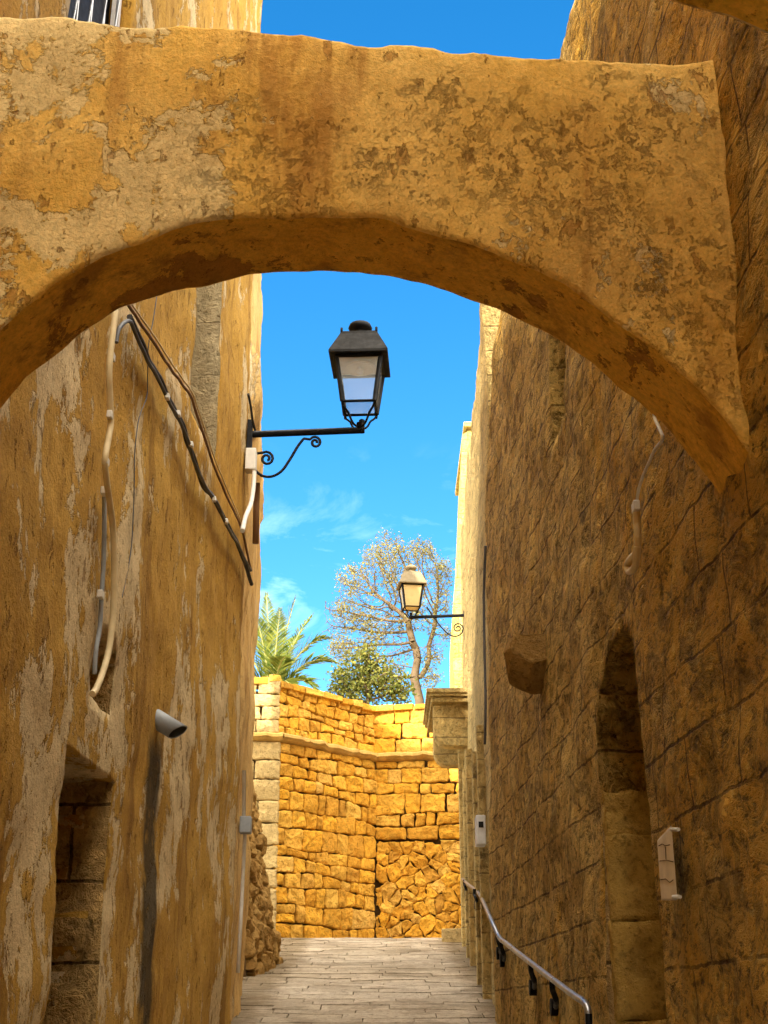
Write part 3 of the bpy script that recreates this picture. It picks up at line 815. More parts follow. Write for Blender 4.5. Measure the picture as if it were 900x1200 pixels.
for a, b in zip(rz_, rz_[1:]):
    e = L1_-random.choice((.34, .5, .42))
    for c0, c1 in ((0, e-.6), (e-.6, e), (e, L1_+.0)): laystone(bm, [(c0, a), (c1, a), (c1, b), (c0, b)], f1, out=.03, cr=.015, lump=.012)
link('quoins', bm, M_quoin, bast)
# ledge (cordon) and mortar core
bm = bmesh.new()
def ledge(fr_, L_):
    N = int(L_/.1); prof_ = [(0, -.08), (.10, -.05), (.16, .0), (.15, .05), (.06, .09), (0, .10)]
    rings = []
    for i in range(N+1):
        u = L_*i/N; br = fbm(Vector((u*5, L_, 0)), .8, 4)
        rings.append([bm.verts.new(fr_(u, ZC+b_+.015*br, a_*(1+.45*br)-.01)) for a_, b_ in prof_])
    for p, q in zip(rings, rings[1:]):
        for k in range(len(prof_)-1): bm.faces.new((p[k], p[k+1], q[k+1], q[k]))
ledge(f1, L1_+.08); ledge(f2, L2_); ledge(f3, L3_)
bmesh.ops.recalc_face_normals(bm, faces=bm.faces)
link('ledge', bm, M_ledge, bast)
body('core', [(PL[0], 24.13), (PC[0]-.08, 24.13), (PK[0]-.03, 25.96), (PE[0], 25.61), (PE[0]+3, 25.61), (PE[0]+3, 26.6), (-3.6, 26.6)], 2.8, [ZT-.12]*7, M_core, bast)
# coping stones along the top
bm = bmesh.new()
def coping(A_, B_, ztop):
    A_ = Vector((*A_, 0)); B_ = Vector((*B_, 0)); d = (B_-A_); L_ = d.length; d.normalize(); n = Vector((d.y, -d.x, 0)); u = 0
    while u < L_-.1:
        w_ = min(random.uniform(.25, .5), L_-u)
        c = A_+d*(u+w_/2)-n*.22
        box(bm, (c.x, c.y, ztop+random.uniform(-.02, .03)), (w_-.02, .5, .11), rz=math.atan2(d.y, d.x), jit=.015); u += w_
coping(PC, (PK[0]+.08, PK[1]+.08), ZT-.04); coping((PK[0]-.1, PK[1]+.02), PE, ZT-.04); coping(PL, PC, ZT+.06)
bevel_all(bm, .012)
link('coping', bm, M_bast, bast)
# planted terrace behind
bm = bmesh.new()
vv = []
for y in (26.4, 28, 32, 40, 60): vv.append([bm.verts.new((x, y, 7.3+.02*(y-26)+.1*math.sin(x))) for x in (-30, -10, -4, -1, 1, 3, 10, 30)])
for a, b in zip(vv, vv[1:]):
    for k in range(7): bm.faces.new((a[k], a[k+1], b[k+1], b[k]))
struct(link('terrace_ground', bm, M_ground, own_origin=False))
body('terrace_bank', [(-30, 26.3), (30, 26.3), (30, 60), (-30, 60)], 2.5, [7.0]*4, M_ground)['kind'] = 'structure'

# rubble buttress on the left
bt = thing('rubble_buttress', (-1.9, 18, gz(18)), 'dark brown rubble buttress leaning against the left side before the golden wall', 'buttress')
Ab = (-1.66, 16.9); Bb = (-1.44, 18.95)
Av = Vector((*Ab, 0)); Bv_ = Vector((*Bb, 0)); db = (Bv_-Av).normalized(); nb = Vector((db.y, -db.x, 0))
def fb(u, z, h):
    zz = z-2.4; ln = .08*zz+.028*zz*zz*(1 if zz > 0 else 0)
    return Av+db*u+Vector((0, 0, z))+nb*(h-ln+(.07 if zz < .75 else 0))
bm = bmesh.new()
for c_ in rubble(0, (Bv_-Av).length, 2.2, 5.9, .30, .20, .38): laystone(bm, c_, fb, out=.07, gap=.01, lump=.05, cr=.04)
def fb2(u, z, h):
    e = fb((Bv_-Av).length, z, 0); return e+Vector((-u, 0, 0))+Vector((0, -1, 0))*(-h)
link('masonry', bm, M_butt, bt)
bm = bmesh.new(); vv = []
for i, u in enumerate((0, (Bv_-Av).length)):
    vv.append([bm.verts.new(fb(u, z, -.02)) for z in (2.0, 3.0, 3.14, 3.8, 4.5, 5.2, 5.95)]+[bm.verts.new(Vector((-3.4, fb(u, 5.9, 0).y, z))) for z in (5.95, 2.0)])
n_ = len(vv[0])
for k in range(n_): bm.faces.new((vv[0][k], vv[0][(k+1) % n_], vv[1][(k+1) % n_], vv[1][k]))
bm.faces.new(vv[0]); bm.faces.new(vv[1][::-1]); bmesh.ops.recalc_face_normals(bm, faces=bm.faces)
link('core', bm, M_core, bt)

# tower behind the end wall, far right
tw = thing('stone_tower', (3, 28, 7.2), 'sunlit yellow stone building rising behind the golden wall at the right', 'building')
bm = bmesh.new()
prof = [(1.42, 7.0), (1.42, 9.0), (1.44, 10.4), (1.56, 11.6), (1.66, 13.2), (1.72, 14.3), (1.85, 14.4), (2.6, 14.45), (6, 14.5), (6, 7.0)]
a = [bm.verts.new((x, 27.2, z)) for x, z in prof]; b = [bm.verts.new((x+.1, 31, z)) for x, z in prof]
for k in range(len(prof)): bm.faces.new((a[k], a[(k+1) % len(prof)], b[(k+1) % len(prof)], b[k]))
bm.faces.new(a[::-1]); bm.faces.new(b); bmesh.ops.recalc_face_normals(bm, faces=bm.faces)
link('wall', bm, M_yellow, tw)
bm = bmesh.new()
for zz in (8.8, 11.0, 13.0):
    bmw = bmesh.new(); box(bmw, (2.5, 27.19, zz), (.5, .06, .8)); link('window', bmw, M_glassd, tw)
box(bm, (3.9, 29.1, 14.52), (4.3, 4.0, .12)); bevel_all(bm, .02); link('cornice', bm, M_yellow, tw)

# ------------------------------------------------------------------ lamps
def lantern(root, c, s, rz, pane, metal, roofm=None):
    """square tapered street lantern, c = centre of the bottom frame"""
    Mx = __import__('mathutils').Matrix
    Rz = Mx.Rotation(rz, 3, 'Z'); c = Vector(c)
    def T(x, y, z): return c+Rz @ Vector((x*s, y*s, z*s))
    wb, wt, we, wr = .155, .215, .285, .185; hg = .47; hr = .25
    def frustum(bm, w0, z0, w1, z1, cap0=True, cap1=True, mat=0):
        a = [bm.verts.new(T(x*w0, y*w0, z0)) for x, y in ((-1,-1),(1,-1),(1,1),(-1,1))]
        b = [bm.verts.new(T(x*w1, y*w1, z1)) for x, y in ((-1,-1),(1,-1),(1,1),(-1,1))]
        for k in range(4): bm.faces.new((a[k], a[(k+1)%4], b[(k+1)%4], b[k])).material_index = mat
        if cap0: bm.faces.new(a[::-1]).material_index = mat
        if cap1: bm.faces.new(b).material_index = mat
    bm = bmesh.new()
    frustum(bm, we, hg, we, hg+.025, True, False); frustum(bm, we, hg+.025, wr, hg+hr, False, False); frustum(bm, wr, hg+hr, wr*.96, hg+hr+.03, False, True)
    for x, y in ((-1,-1),(1,-1),(1,1),(-1,1)): tube(bm, [T(x*wr*.92, y*wr*.92, hg+hr+.02), T(x*wr*.92, y*wr*.92, hg+hr+.07)], .012*s, 6)
    # vent collar and domed finial
    rr = [(.08, .02), (.08, .08), (.06, .085), (.06, .125), (.105, .13), (.12, .155), (.105, .19), (.06, .215), (.0, .225)]
    rings = []
    for r_, z_ in rr[:-1]: rings.append([bm.verts.new(T(r_*math.cos(t), r_*math.sin(t), hg+hr+z_)) for t in np.linspace(0, 2*math.pi, 17)[:-1]])
    for p, q in zip(rings, rings[1:]):
        for k in range(16): bm.faces.new((p[k], p[(k+1)%16], q[(k+1)%16], q[k])).smooth = True
    bm.faces.new(rings[-1])
    bmesh.ops.recalc_face_normals(bm, faces=bm.faces)
    link('roof', bm, roofm or metal, root)
    # frame
    bm = bmesh.new()
    cs = ((-1,-1),(1,-1),(1,1),(-1,1))
    for k in range(4):
        x, y = cs[k]; x2, y2 = cs[(k+1)%4]
        tube(bm, [T(x*wb, y*wb, 0), T(x*wt, y*wt, hg)], .023*s, 4)
        tube(bm, [T(x*wb, y*wb, .0), T(x2*wb, y2*wb, .0)], .015*s, 4)
        tube(bm, [T(x*wt, y*wt, hg-.012), T(x2*wt, y2*wt, hg-.012)], .018*s, 4)
        tube(bm, [T(x*wb, y*wb, .0), T(x*wb, y*wb, -.045)], [.014*s, .008*s], 6)
    link('frame', bm, metal, root)
    for k in range(4):
        x, y = cs[k]; x2, y2 = cs[(k+1)%4]
        bm = bmesh.new()
        bm.faces.new([bm.verts.new(T(x_*w_*.99, y_*w_*.99, z_)) for x_, y_, w_, z_ in ((x, y, wb, .005), (x2, y2, wb, .005), (x2, y2, wt, hg-.02), (x, y, wt, hg-.02))])
        link('glass_pane', bm, pane, root)
    bm = bmesh.new(); bm.faces.new([bm.verts.new(T(x_*wb*.95, y_*wb*.95, .004)) for x_, y_ in cs]); link('bottom_pane', bm, pane, root)
    bm = bmesh.new()
    frustum(bm, wt*.97, hg-.004, wt*.97, hg-.002)
    rings = [[bm.verts.new(T(r_*math.cos(t), r_*math.sin(t), z_)) for t in np.linspace(0, 2*math.pi, 21)[:-1]] for r_, z_ in ((.15, hg-.03), (.15, hg-.05), (.10, hg-.035), (.03, hg-.03))]
    for p, q in zip(rings, rings[1:]):
        for k in range(20): bm.faces.new((p[k], p[(k+1)%20], q[(k+1)%20], q[k]))
    link('reflector', bm, M_refl, root)
    bm = bmesh.new(); bmesh.ops.create_uvsphere(bm, u_segments=12, v_segments=8, radius=.035*s, matrix=Mx.Translation(T(0, 0, hg-.07))); link('bulb', bm, M_white, root, smooth=True)
    # curved carriers
    bm = bmesh.new()
    for x, y in cs:
        tube(bm, smooth_path([T(x*wb, y*wb, .03), T(x*wb*.93, y*wb*.93, -.04), T(x*.10, y*.10, -.10), T(x*.075, y*.075, -.16), T(x*.045, y*.045, -.20), T(0, 0, -.205)], 5), .011*s, 6)
    tube(bm, [T(0, 0, -.16), T(0, 0, -.23)], .03*s, 8)
    link('carrier', bm, metal, root)
    return T

lampA = thing('wall_lamp', (-1.27, 12.0, 7.25), 'large black lantern on an iron scroll arm, nearer lamp fixed to the ochre house corner', 'street lamp', 'wall lamps')
dA = 11.9
arm0 = at(296, 509, dA); arm1 = at(427, 504, dA)
lantern(lampA, at(421.5, 478, dA), 1.0, R(-3), M_pane, M_metal)
bm = bmesh.new()
mid = (arm0+arm1)/2; 
tube(bm, [arm0, arm1], .036, 4); 
tube(bm, [at(424, 507, dA), at(424, 492, dA)], .028, 4)
link('arm', bm, M_metal, lampA)
bm = bmesh.new()
sp = []
c0 = at(317, 539, dA)
def spiral(px, py, r0, r1, a0, a1, n=18): return [at(px+ (r0+(r1-r0)*k/n)*math.cos(a0+(a1-a0)*k/n), py-(r0+(r1-r0)*k/n)*math.sin(a0+(a1-a0)*k/n), dA) for k in range(n+1)]
s1 = spiral(313.5, 539, 2.2, 8.5, R(-60), R(500-90))
path = [at(298, 550, dA), at(306, 557, dA), at(318, 558.5, dA), at(330, 552, dA), at(340, 538, dA), at(349, 523, dA), at(356, 514, dA)]
s2 = spiral(369.5, 518.5, 7.2, 1.8, R(150), R(150-520))
sc1 = [at(298, 534, dA)]+[at(300.5, 531.5, dA)]+spiral(312.5, 537.5, 8.5, 2.2, R(125), R(125-560))
tube(bm, smooth_path(path, 4)+s2, .014, 6); tube(bm, sc1, .014, 6)
link('scroll_bracket', bm, M_metal, lampA)
bm = bmesh.new(); q = at(295, 514, dA); box(bm, (q.x-.02, q.y, q.z), (.05, .07, .38)); bevel_all(bm, .006); link('wall_plate', bm, M_metal, lampA)

lampB = thing('wall_lamp', (1.28, 21.5, 8.34), 'smaller lantern with cream glass farther up the alley, on the pale stone house', 'street lamp', 'wall lamps')
dB = 21.5
lantern(lampB, at(482, 713, dB), .80, R(7), M_pane2, M_metal, M_paleroof)
bm = bmesh.new(); tube(bm, [at(546, 721, dB), at(480, 723.5, dB)], .028, 4); tube(bm, [at(481.5, 725, dB), at(481.5, 718, dB)], .022, 4); link('arm', bm, M_metal, lampB)
def spB(px, py, r0, r1, a0, a1, n=18): return [at(px+(r0+(r1-r0)*k/n)*math.cos(a0+(a1-a0)*k/n), py-(r0+(r1-r0)*k/n)*math.sin(a0+(a1-a0)*k/n), dB) for k in range(n+1)]
bm = bmesh.new(); tube(bm, [at(500, 711, dB)]+smooth_path([at(507, 722, dB), at(518, 736, dB), at(527, 744, dB), at(535, 745.5, dB), at(541, 742, dB), at(542.5, 737, dB)], 4)+spB(536.5, 736, 6.0, 1.2, R(0), R(560)), .011, 6)
link('scroll_bracket', bm, M_metal, lampB)
bm = bmesh.new(); q = at(545, 733, dB); box(bm, (q.x+.0, q.y, q.z), (.04, .05, .5)); bevel_all(bm, .005); link('wall_plate', bm, M_metal, lampB)

# ------------------------------------------------------------------ balcony on the right
bal = thing('stone_balcony', (1.2, 21, 6), 'short stone balcony stub with moulded slab on two rounded brackets, right side', 'balcony')
def brk(d, py0, py1, pxl, hb):
    bm = bmesh.new()
    zt = at(520, py0, d).z; zb = at(520, py1, d).z; xl = at(pxl, (py0+py1)/2, d).x; xr = 1.36; H_ = zt-zb; r = min(H_*.34, xr-xl-.02)
    pts = [(xr, zt), (xl, zt), (xl, zb+r)]+[(xl+r*(1-math.cos(t)), zb+r*(1-math.sin(t))) for t in np.linspace(0, math.pi/2, 9)[1:]]+[(xr, zb)]
    a = [bm.verts.new((x, d, z)) for x, z in pts]; b = [bm.verts.new((x, d+.28, z)) for x, z in pts]
    for k in range(len(pts)): bm.faces.new((a[k], a[(k+1) % len(pts)], b[(k+1) % len(pts)], b[k]))
    bm.faces.new(a[::-1]); bm.faces.new(b); bmesh.ops.recalc_face_normals(bm, faces=bm.faces)
    bmesh.ops.bevel(bm, geom=[e for e in bm.edges if abs(e.verts[0].co.y-e.verts[1].co.y) < .01], offset=.015, segments=2, affect='EDGES')
    link('bracket', bm, M_right2, bal)
brk(20.4, 822, 874, 508, 0); brk(22.0, 845, 897, 508, 0)
bm = bmesh.new(); zt = at(520, 806, 20.2).z; xl = at(500, 812, 20.2).x
for k, (e, h0, h1) in enumerate(((.0, -.07, 0), (.03, -.12, -.07), (.07, -.20, -.12))):
    box(bm, ((xl+e+1.38)/2, 21.3+e/2, zt+(h0+h1)/2), (1.38-xl-e, 2.2-e, h1-h0-.002))
bevel_all(bm, .008); link('slab', bm, M_right2, bal)

# ------------------------------------------------------------------ cables and pipes on the ochre house
def run(name, pix, on, r, mat, lab, cat, group=None, n=8, off=.03):
    bm = bmesh.new(); P = smooth_path([on(x, y, off) for x, y in pix], n)
    P = [p+Vector((0, noise.noise(p*5+Vector((len(pix), 0, 0))), noise.noise(p*5)))*r*.9 for p in P]
    rr = r
    tube(bm, P, rr, 8)
    o = link(name, bm, mat); tag(o, lab, cat, group); return o
G = 'cables clipped to the ochre house'
cr = run('cable', [(137, 355), (134, 380), (130, 410), (128, 440), (129, 470), (130, 495), (127, 515), (123, 540), (125, 565), (129, 590), (133, 630), (134, 670), (133, 710), (129, 750), (121, 785), (113, 806), (108, 812)], onL, .018, M_cream, 'thick cream cable dropping beside the peeled patches into the broken cavity', 'cable', G, off=.07)
def clips(parent, pts, on, off=.035, s=.02):
    for x, y in pts:
        b_ = bmesh.new(); c = on(x, y, off); box(b_, c, (.03, s*1.6, s*1.2)); bevel_all(b_, .003, 1); link('clip', b_, M_white, parent)
clips(cr, [(131, 418), (129, 487), (124, 541)], onL, .07, .035)
run('cable', [(136, 400), (139, 385), (146, 377), (152, 376), (156, 384), (163, 400), (172, 420), (184, 442), (194, 462), (203, 480), (210, 492), (216, 506), (222, 520), (227, 540), (236, 560), (246, 578), (256, 592), (262, 608), (270, 624), (280, 640), (285, 652), (294, 668)], onL, .013, M_dgrey, 'grey cable looping up then running down the ochre wall to the corner', 'cable', G, off=.05)
bk = run('cable', [(152, 372), (160, 389), (169, 408), (176, 425), (189, 447), (197, 466), (206, 484), (215, 500), (219, 516), (224, 528), (232, 552), (238, 568), (249, 583), (259, 600), (266, 614), (277, 634), (281, 645), (289, 665), (295, 684)], onL, .019, M_black, 'thick black cable running diagonally down the ochre wall to the corner', 'cable', G, off=.035)
clips(bk, [(196, 465), (209, 485), (224, 521), (251, 585), (265, 611)], onL, .06, .03)
bc = run('cable', [(150, 357), (160, 372), (178, 398), (200, 432), (222, 462), (228, 478), (238, 508), (247, 535), (255, 556), (265, 580), (277, 605), (285, 626), (290, 650), (294, 668)], onL, .011, M_brown, 'slim brown cable pair crossing above the black cable on ochre plaster', 'cable', G, off=.03)
run('cable', [(154, 356), (164, 370), (182, 396), (204, 430), (225, 460), (231, 477), (241, 506), (250, 533), (258, 554), (268, 578), (279, 603), (286, 622)], onL, .007, M_cream, 'slim pale cable alongside the brown one on ochre plaster', 'cable', G, off=.03)
run('wire', [(184, 345), (180, 372), (174, 405), (173, 440), (172, 465), (163, 490), (158, 530), (157, 580), (154, 640), (147, 680), (143, 700)], onL, .0035, M_dgrey, 'hair-thin dark wire hanging down the middle of the ochre wall', 'wire', G, off=.012)
gp = run('conduit', [(122, 576), (122, 640), (119, 700), (117, 735), (113, 760), (111, 790)], onL, .013, M_grey, 'straight dark grey conduit behind the cream cable above the cavity', 'conduit', off=.02)
clips(gp, [(122, 576), (118, 697)], onL, .03, .035)
# junction box and conduit under the nearer lamp
jb = thing('junction_box', at(300, 545, 11.85), 'off-white junction box and pipe under the lantern bracket', 'junction box')
bm = bmesh.new(); q = at(298, 540, 11.85); box(bm, (q.x-.03, q.y, q.z), (.10, .13, .22)); bevel_all(bm, .012); link('box', bm, M_white, jb)
bm = bmesh.new(); tube(bm, smooth_path([at(298, 552, 11.8), at(297, 570, 11.75), at(294, 590, 11.6), at(288, 605, 11.3), at(284, 622, 11.05)], 5), .022, 8); link('pipe', bm, M_white, jb)
dp = bmesh.new(); tube(dp, [at(301, 566, 12.05), at(300.5, 590, 12.1), at(299.5, 637, 12.15)], .03, 8); tag(link('downpipe', dp, M_brown), 'short dark rusty pipe at the house corner below the junction box', 'pipe')
run('cable', [(291, 462), (294, 478), (296, 492), (299, 505)], onL, .012, M_black, 'short black cable feeding the nearer lantern from above', 'cable', off=.02)

# drain spout with its damp stain
sp_ = thing('drain_spout', onL(186, 848), 'grey plastic drain spout sticking out of ochre plaster above a dark damp streak', 'spout')
bm = bmesh.new()
a = onL(181, 841, -.05); b = a+Vector((.165, -.045, -.105))
N = 20; axis = (b-a).normalized(); up = axis.cross(Vector((0, 1, 0))).normalized(); sd_ = axis.cross(up).normalized()
for rad, inv in ((.062, 0), (.055, 1)):
    ra = [bm.verts.new(a+(up*math.cos(t)+sd_*math.sin(t))*rad) for t in np.linspace(0, 2*math.pi, N+1)[:-1]]
    rb_ = [bm.verts.new(b+(up*math.cos(t)+sd_*math.sin(t))*rad+axis*(.03*math.cos(t))) for t in np.linspace(0, 2*math.pi, N+1)[:-1]]
    for k in range(N): bm.faces.new((ra[k], ra[(k+1) % N], rb_[(k+1) % N], rb_[k])).smooth = True
    if not inv: o1 = rb_
    else:
        for k in range(N): bm.faces.new((o1[k], o1[(k+1) % N], rb_[(k+1) % N], rb_[k]))
link('pipe', bm, M_grey, sp_)
# small grey box at the corner
bxg = thing('meter_box', at(288, 967, 12.3), 'small grey box low on the pale ochre strip, conduit above and below', 'box')
bm = bmesh.new(); q = at(288, 967, 12.3); box(bm, q, (.10, .12, .145)); bevel_all(bm, .008); link('case', bm, M_grey, bxg)
bm = bmesh.new(); tube(bm, [at(286, 903, 12.35), at(285.5, 958, 12.35)], .017, 8); tube(bm, [at(287, 977, 12.35), at(283, 1060, 12.35), at(279, 1140, 12.35)], .017, 8); link('conduit', bm, M_white, bxg)

# ------------------------------------------------------------------ small things on the right wall
rc = run('cable', [(776, 462), (769, 475), (767, 488), (773, 502), (776, 514), (766, 530), (757, 550), (749, 572), (746, 592)], onR, .008, M_white, 'thin white cable curling out below the arch foot on the eroded wall', 'cable', off=.03)
rp_ = run('conduit', [(745.5, 592), (746, 612), (747, 632), (745, 648), (740, 655), (736, 660), (736, 667), (740, 669), (745, 660), (747, 640)], onR, .018, M_cream, 'cream hose with a looped end above the arched niche', 'hose', off=.045)
clips(rp_, [(745, 594)], onR, .05, .04)
run('wire', [(569, 640), (567, 700), (568, 770), (569, 830), (568, 872)], onR, .013, M_dgrey, 'thin dark conduit high at the far end of the eroded wall', 'conduit', off=.03)
cs_ = thing('cable_casing', onR(780, 1040), 'cracked pale casing fixed beside the arched niche, cut slanting at its top', 'casing')
bm = bmesh.new()
P0 = [onR(x, y, .02) for x, y in ((770, 985), (787, 967), (794, 1055), (775, 1055))]; P1 = [onR(x, y, .05) for x, y in ((770, 985), (787, 967), (794, 1055), (775, 1055))]
a = [bm.verts.new(p) for p in P0]; b = [bm.verts.new(p) for p in P1]
for k in range(4): bm.faces.new((a[k], a[(k+1) % 4], b[(k+1) % 4], b[k]))
bm.faces.new(b); bm.faces.new(a[::-1]); bmesh.ops.recalc_face_normals(bm, faces=bm.faces); bevel_all(bm, .008)
link('cover', bm, M_marble, cs_)
for x, y in ((791, 972), (793, 1051)):
    bm = bmesh.new(); tube(bm, [onR(x-4, y, .05), onR(x+4, y, .05)], .008, 8); link('screw', bm, M_white, cs_)
for pts in (((772, 991), (776, 989), (780, 991), (785, 990)), ((773, 1009), (781, 1008), (789, 1010)), ((774, 1031), (780, 1030), (785, 1034), (789, 1031)), ((780, 992), (780.5, 1007))):
    bm = bmesh.new(); tube(bm, [onR(x, y, .051) for x, y in pts], .002, 5); link('crack', bm, M_core, cs_)

mb = thing('meter_box', (1.1, 15.5, 5), 'light grey meter box beside a doorway at the far end of the right side', 'box')
bm = bmesh.new(); q = at(563, 974, 14.4); box(bm, q, (.10, .22, .30)); bevel_all(bm, .01); link('case', bm, M_boxw, mb)
bm = bmesh.new(); box(bm, q+Vector((0, -.115, .05)), (.05, .01, .06)); link('window', bm, M_glassd, mb)

sb = bmesh.new(); q = at(533, 1103, 22.9); box(sb, (q.x, 22.95, q.z+.07), (.42, .4, .24), jit=.01); bevel_all(sb, .02)
tag(link('stone_block', sb, M_quoin), 'single squared stone lying on the street at the foot of the right side', 'stone')

# handrail
hr = thing('handrail', (1.1, 10, gz(10)+.8), 'steel handrail on black brackets climbing the right wall', 'handrail')
railpts = []
for px, py, o in ((690, 1200, .11), (689, 1184, .11), (684, 1174, .11), (672, 1166, .11), (640, 1142, .11), (610, 1119, .11), (594, 1106, .11), (585, 1098, .11), (573, 1072, .11)): railpts.append(onR(px, py, o))
def onS(px, py, off): return plane_pt(px, py, lambda d: 1.06+.0256*(d-13.12), off)
railpts += [onS(563, 1050, .06), onS(556, 1042, .08), onS(548, 1036, .10), onS(542, 1030, .10)]
bm = bmesh.new(); tube(bm, smooth_path(railpts, 5), .020, 10); link('rail', bm, M_steel, hr)
def bracket(px, py, on):
    bm = bmesh.new(); a = on(px, py, .11); w_ = on(px+3, py+4, .0); 
    drop = Vector((0, 0, -.10))
    tube(bm, smooth_path([a, a+drop*.5+Vector((0, 0, -.01)), a+drop+Vector((.02, 0, -.02)), w_+drop*1.3+Vector((0, 0, -.02))], 4), .018, 8)
    tube(bm, [w_+drop*1.3+Vector((-.035, 0, -.02)), w_+drop*1.3+Vector((.03, 0, -.02))], .055, 12)
    link('bracket', bm, M_metal, hr)
for px, py in ((690, 1188), (647, 1148), (622, 1128), (587, 1100), (583, 1092)): bracket(px, py, onR)
bracket(556, 1042, onS); bracket(544, 1031, onS)

# ------------------------------------------------------------------ plants beyond the wall
def leafmat(name, a, b, tr=.3):
    t = NT(name); g = t.n('ShaderNodeNewGeometry')
    col = t.mix(g.outputs['Random Per Island'], a, b)
    t.fin(col, .75, spec=.08)
    tl = t.n('ShaderNodeBsdfTranslucent'); t.set(tl.inputs[0], col); mxs = t.n('ShaderNodeMixShader'); mxs.inputs[0].default_value = tr
    t.t.links.new(t.p.outputs[0], mxs.inputs[1]); t.t.links.new(tl.outputs[0], mxs.inputs[2]); t.t.links.new(mxs.outputs[0], t.out.inputs[0])
    return t.m
M_bark = plain('pale_bark', (.15, .105, .06), .9, var=.4, sc=8)
M_dry = leafmat('dry_pale_leaves', (.17, .16, .05), (.34, .30, .10))
M_olive = leafmat('olive_leaves', (.07, .10, .02), (.26, .25, .06))
M_palm = leafmat('palm_leaflets', (.07, .12, .02), (.26, .28, .05), .2)
M_palmd = plain('palm_rachis', (.38, .36, .12), .7)
M_ptrunk = plain('palm_trunk', (.22, .15, .08), .95, var=.5, sc=10)

def colonize(root, first, att, step, kill, infl, iters=90, fork=None, forkat=0):
    nodes = [Vector(p) for p in [root]+first]; par = [-1]+list(range(len(first)))
    if fork:
        for k, p in enumerate(fork): nodes.append(Vector(p)); par.append(forkat if k == 0 else len(nodes)-2)
    N = np.array([tuple(n) for n in nodes]); A_ = np.array(att)
    for it in range(iters):
        if len(A_) == 0: break
        D = np.linalg.norm(A_[:, None, :]-N[None, :, :], axis=2); near = D.argmin(1); dm_ = D.min(1)
        act = dm_ < infl
        if not act.any(): infl *= 1.3; continue
        new = []; newp = []
        for k in np.unique(near[act]):
            v = (A_[act & (near == k)]-N[k]); v = v/np.linalg.norm(v, axis=1)[:, None]; d = v.sum(0)+rng.normal(0, .25, 3)
            d = d/np.linalg.norm(d); q = N[k]+d*step
            new.append(q); newp.append(int(k))
        N = np.vstack([N, np.array(new)]); par += newp
        D = np.linalg.norm(A_[:, None, :]-np.array(new)[None, :, :], axis=2).min(1); A_ = A_[D > kill]
    return N, par
def treemesh(N, par, rtip, rmax, expo=2.2):
    n = len(N); ch = [[] for _ in range(n)]
    for i, p in enumerate(par):
        if p >= 0: ch[p].append(i)
    rad = [0]*n
    for i in range(n-1, -1, -1):
        rad[i] = rtip if not ch[i] else sum(rad[c]**expo for c in ch[i])**(1/expo)
    sc_ = rmax/rad[0] if rad[0] > rmax else 1
    rad = [max(rtip, r*sc_) for r in rad]
    bm = bmesh.new(); done = set()
    for i in range(n):
        if i and par[i] >= 0 and len(ch[par[i]]) == 1 : continue
        for s_ in ([i] if i == 0 else [i]):
            chain = ([par[i]] if par[i] >= 0 else [])+[i]; j = i
            while ch[j]:
                if len(ch[j]) > 1: break
                j = ch[j][0]; chain.append(j)
            if len(chain) > 1:
                rr_ = [rad[k] for k in chain]; rr_[0] = min(rr_[0], rad[chain[1]]*1.25)
                tube(bm, [Vector(N[k]) for k in chain], rr_, 5, cap=False)
    tips = [i for i in range(n) if not ch[i]]
    return bm, tips, rad
def leaves(bm, c, n_, spread, size):
    for _ in range(n_):
        p = Vector(c)+Vector(rng.normal(0, spread, 3)); a = Vector(rng.normal(0, 1, 3)).normalized(); b = a.cross(Vector(rng.normal(0, 1, 3))).normalized()
        s_ = size*random.uniform(.6, 1.4)
        bm.faces.new([bm.verts.new(p), bm.verts.new(p+a*s_*.5+b*s_*.28), bm.verts.new(p+a*s_), bm.verts.new(p+a*s_*.5-b*s_*.28)])

DT = 32.0
tr = thing('pale_tree', at(492, 838, DT), 'thin-leaved tree with twisting pale branches against the sky above the wall', 'tree')
att = []
for px, py, r_ in ((450, 655, 34), (418, 685, 28), (492, 650, 22), (505, 672, 20), (478, 690, 34), (408, 722, 22), (440, 740, 26), (515, 705, 15), (506, 765, 17), (400, 758, 14), (465, 725, 28), (430, 710, 26), (498, 720, 22), (520, 690, 10), (462, 640, 14), (505, 795, 12), (455, 785, 22), (392, 738, 16), (388, 716, 14), (400, 765, 18), (425, 758, 18), (470, 760, 16), (525, 745, 10), (436, 672, 20), (520, 665, 12)):
    c = at(px, py, DT); rm = r_/FPX*DT/.95
    for _ in range(int(r_*6)):
        v = rng.normal(0, 1, 3); v = v/np.linalg.norm(v)*rng.random()**.4
        att.append((c.x+v[0]*rm, c.y+v[1]*rm*1.2, c.z+v[2]*rm))
first = [tuple(at(px, py, DT+dd)) for px, py, dd in ((491, 820, 0), (488, 808, 0), (485, 795, 0), (487, 783, .05), (489, 772, .05), (487, 760, .1), (483, 752, 0), (480, 740, 0), (478, 728, -.1))]
N, par = colonize(tuple(at(492, 838, DT)), first, att, .075, .085, .9, fork=[tuple(at(px, py, DT+dd)) for px, py, dd in ((493, 793, .1), (499, 784, .15), (503, 772, .2), (502, 758, .2), (506, 745, .3), (510, 730, .3))], forkat=3)
bm, tips, rad = treemesh(N, par, .0055, .15, 2.2)
link('trunk', bm, M_bark, tr)
bm = bmesh.new()
for i in range(len(N)):
    q = noise.noise(Vector(N[i])*1.7)
    if rad[i] < .012 and q > -.22: leaves(bm, N[i], random.choice((6, 9, 12)) if q > .0 else 4, .075, .052)
link('crown', bm, M_dry, tr)

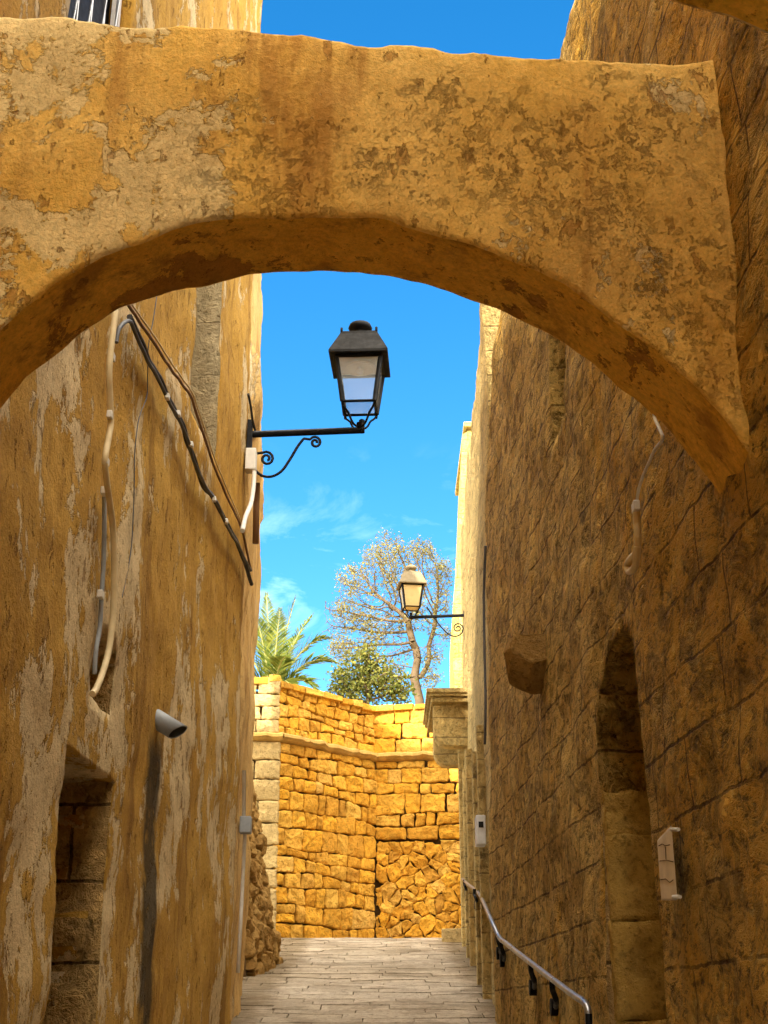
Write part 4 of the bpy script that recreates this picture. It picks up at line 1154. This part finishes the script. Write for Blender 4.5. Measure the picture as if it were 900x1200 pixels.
bu = thing('olive_bush', at(430, 835, 29.5), 'dense dark olive-green bush between the palm and the pale tree', 'bush')
att = []
for px, py, r_ in ((408, 790, 20), (432, 772, 16), (465, 800, 18), (418, 800, 26), (440, 795, 22), (455, 808, 16), (400, 808, 16), (425, 778, 16), (470, 812, 14), (395, 790, 8)):
    c = at(px, py, 29.5); rm = r_/FPX*29.5/.97
    for _ in range(int(r_*5)):
        v = rng.normal(0, 1, 3); v = v/np.linalg.norm(v)*rng.random()**.4; att.append((c.x+v[0]*rm, c.y+v[1]*rm, c.z+v[2]*rm))
N, par = colonize(tuple(at(430, 840, 29.5)), [tuple(at(430, 828, 29.5))], att, .08, .10, .8)
bm, tips, rad = treemesh(N, par, .006, .07); link('stem', bm, M_bark, bu)
bm = bmesh.new()
for i in range(len(N)): leaves(bm, N[i], random.choice((8, 10, 12)), .09, .085)
link('foliage', bm, M_olive, bu)

DP = 28.3
pc = at(318, 822, DP)
pm = thing('palm_tree', (pc.x, pc.y, 7.3), 'date palm with arching green fronds behind the pale quoins', 'palm tree')
bm = bmesh.new()
P = [Vector((pc.x, pc.y, 7.2)), Vector((pc.x, pc.y, 7.8)), Vector((pc.x+.02, pc.y, pc.z+.12))]; tube(bm, smooth_path(P, 6), .17, 12)
link('trunk', bm, M_ptrunk, pm)
def frond(tgt, up, ln=1.0, yd=0.0):
    a = Vector(pc); b = at(*tgt, DP+yd); m = (a+b)/2+Vector((0, 0, up)); 
    q = [a*(1-t)**2+m*2*t*(1-t)+b*t*t for t in np.linspace(0, 1, 26)]
    bm = bmesh.new(); tube(bm, q, [.022*(1-i/27)+.004 for i in range(26)], 6)
    r_ = link('frond', bm, M_palmd, pm)
    bl = bmesh.new()
    for i in range(3, 26):
        t = i/25; tan = (q[min(i+1, 25)]-q[i-1]).normalized(); side = tan.cross(Vector((0, 0, 1))).normalized(); upv = side.cross(tan)
        Ls = (.46*math.sin(math.pi*min(1, t*.8+.22))+.08)*ln
        for sg in (-1, 1):
            for kk in range(2):
                base = q[i]+tan*(kk*.04)
                d = (side*sg*.75+tan*.85+upv*random.uniform(.0, .4)+Vector((0, 0, -.12))).normalized()
                tip = base+d*Ls*random.uniform(.8, 1.1)+Vector((0, 0, -.10*Ls)); mid_ = base+d*Ls*.5+upv*.01
                wv = d.cross(upv).normalized()*.014
                f1_ = bl.faces.new([bl.verts.new(base-wv*.6), bl.verts.new(base+wv*.6), bl.verts.new(mid_+wv), bl.verts.new(tip), bl.verts.new(mid_-wv)])
    link('leaflets', bl, M_palm, r_)
for tgt, up, ln, yd in (((346, 702), .35, 1.0, 0), ((312, 698), .3, 1.0, .4), ((386, 748), .75, 1.0, 0), ((397, 778), .8, .9, -.3), ((372, 812), .75, 1.0, -.5), ((285, 705), .4, 1.0, 0), ((262, 745), .7, 1.0, 0),
                        ((328, 716), .3, 1.0, -.7), ((352, 745), .6, .9, .9), ((300, 725), .45, 1.0, -.6), ((268, 800), .8, 1.0, -.2), ((345, 815), .75, .8, -1.0), ((365, 722), .45, .9, .5), ((335, 770), .5, .9, -1.2)):
    frond(tgt, up, ln, yd)

for o in bpy.data.objects:
    if '_w' in o: del o['_w']
print('verts', sum(len(o.data.vertices) for o in bpy.data.objects if o.type == 'MESH'))
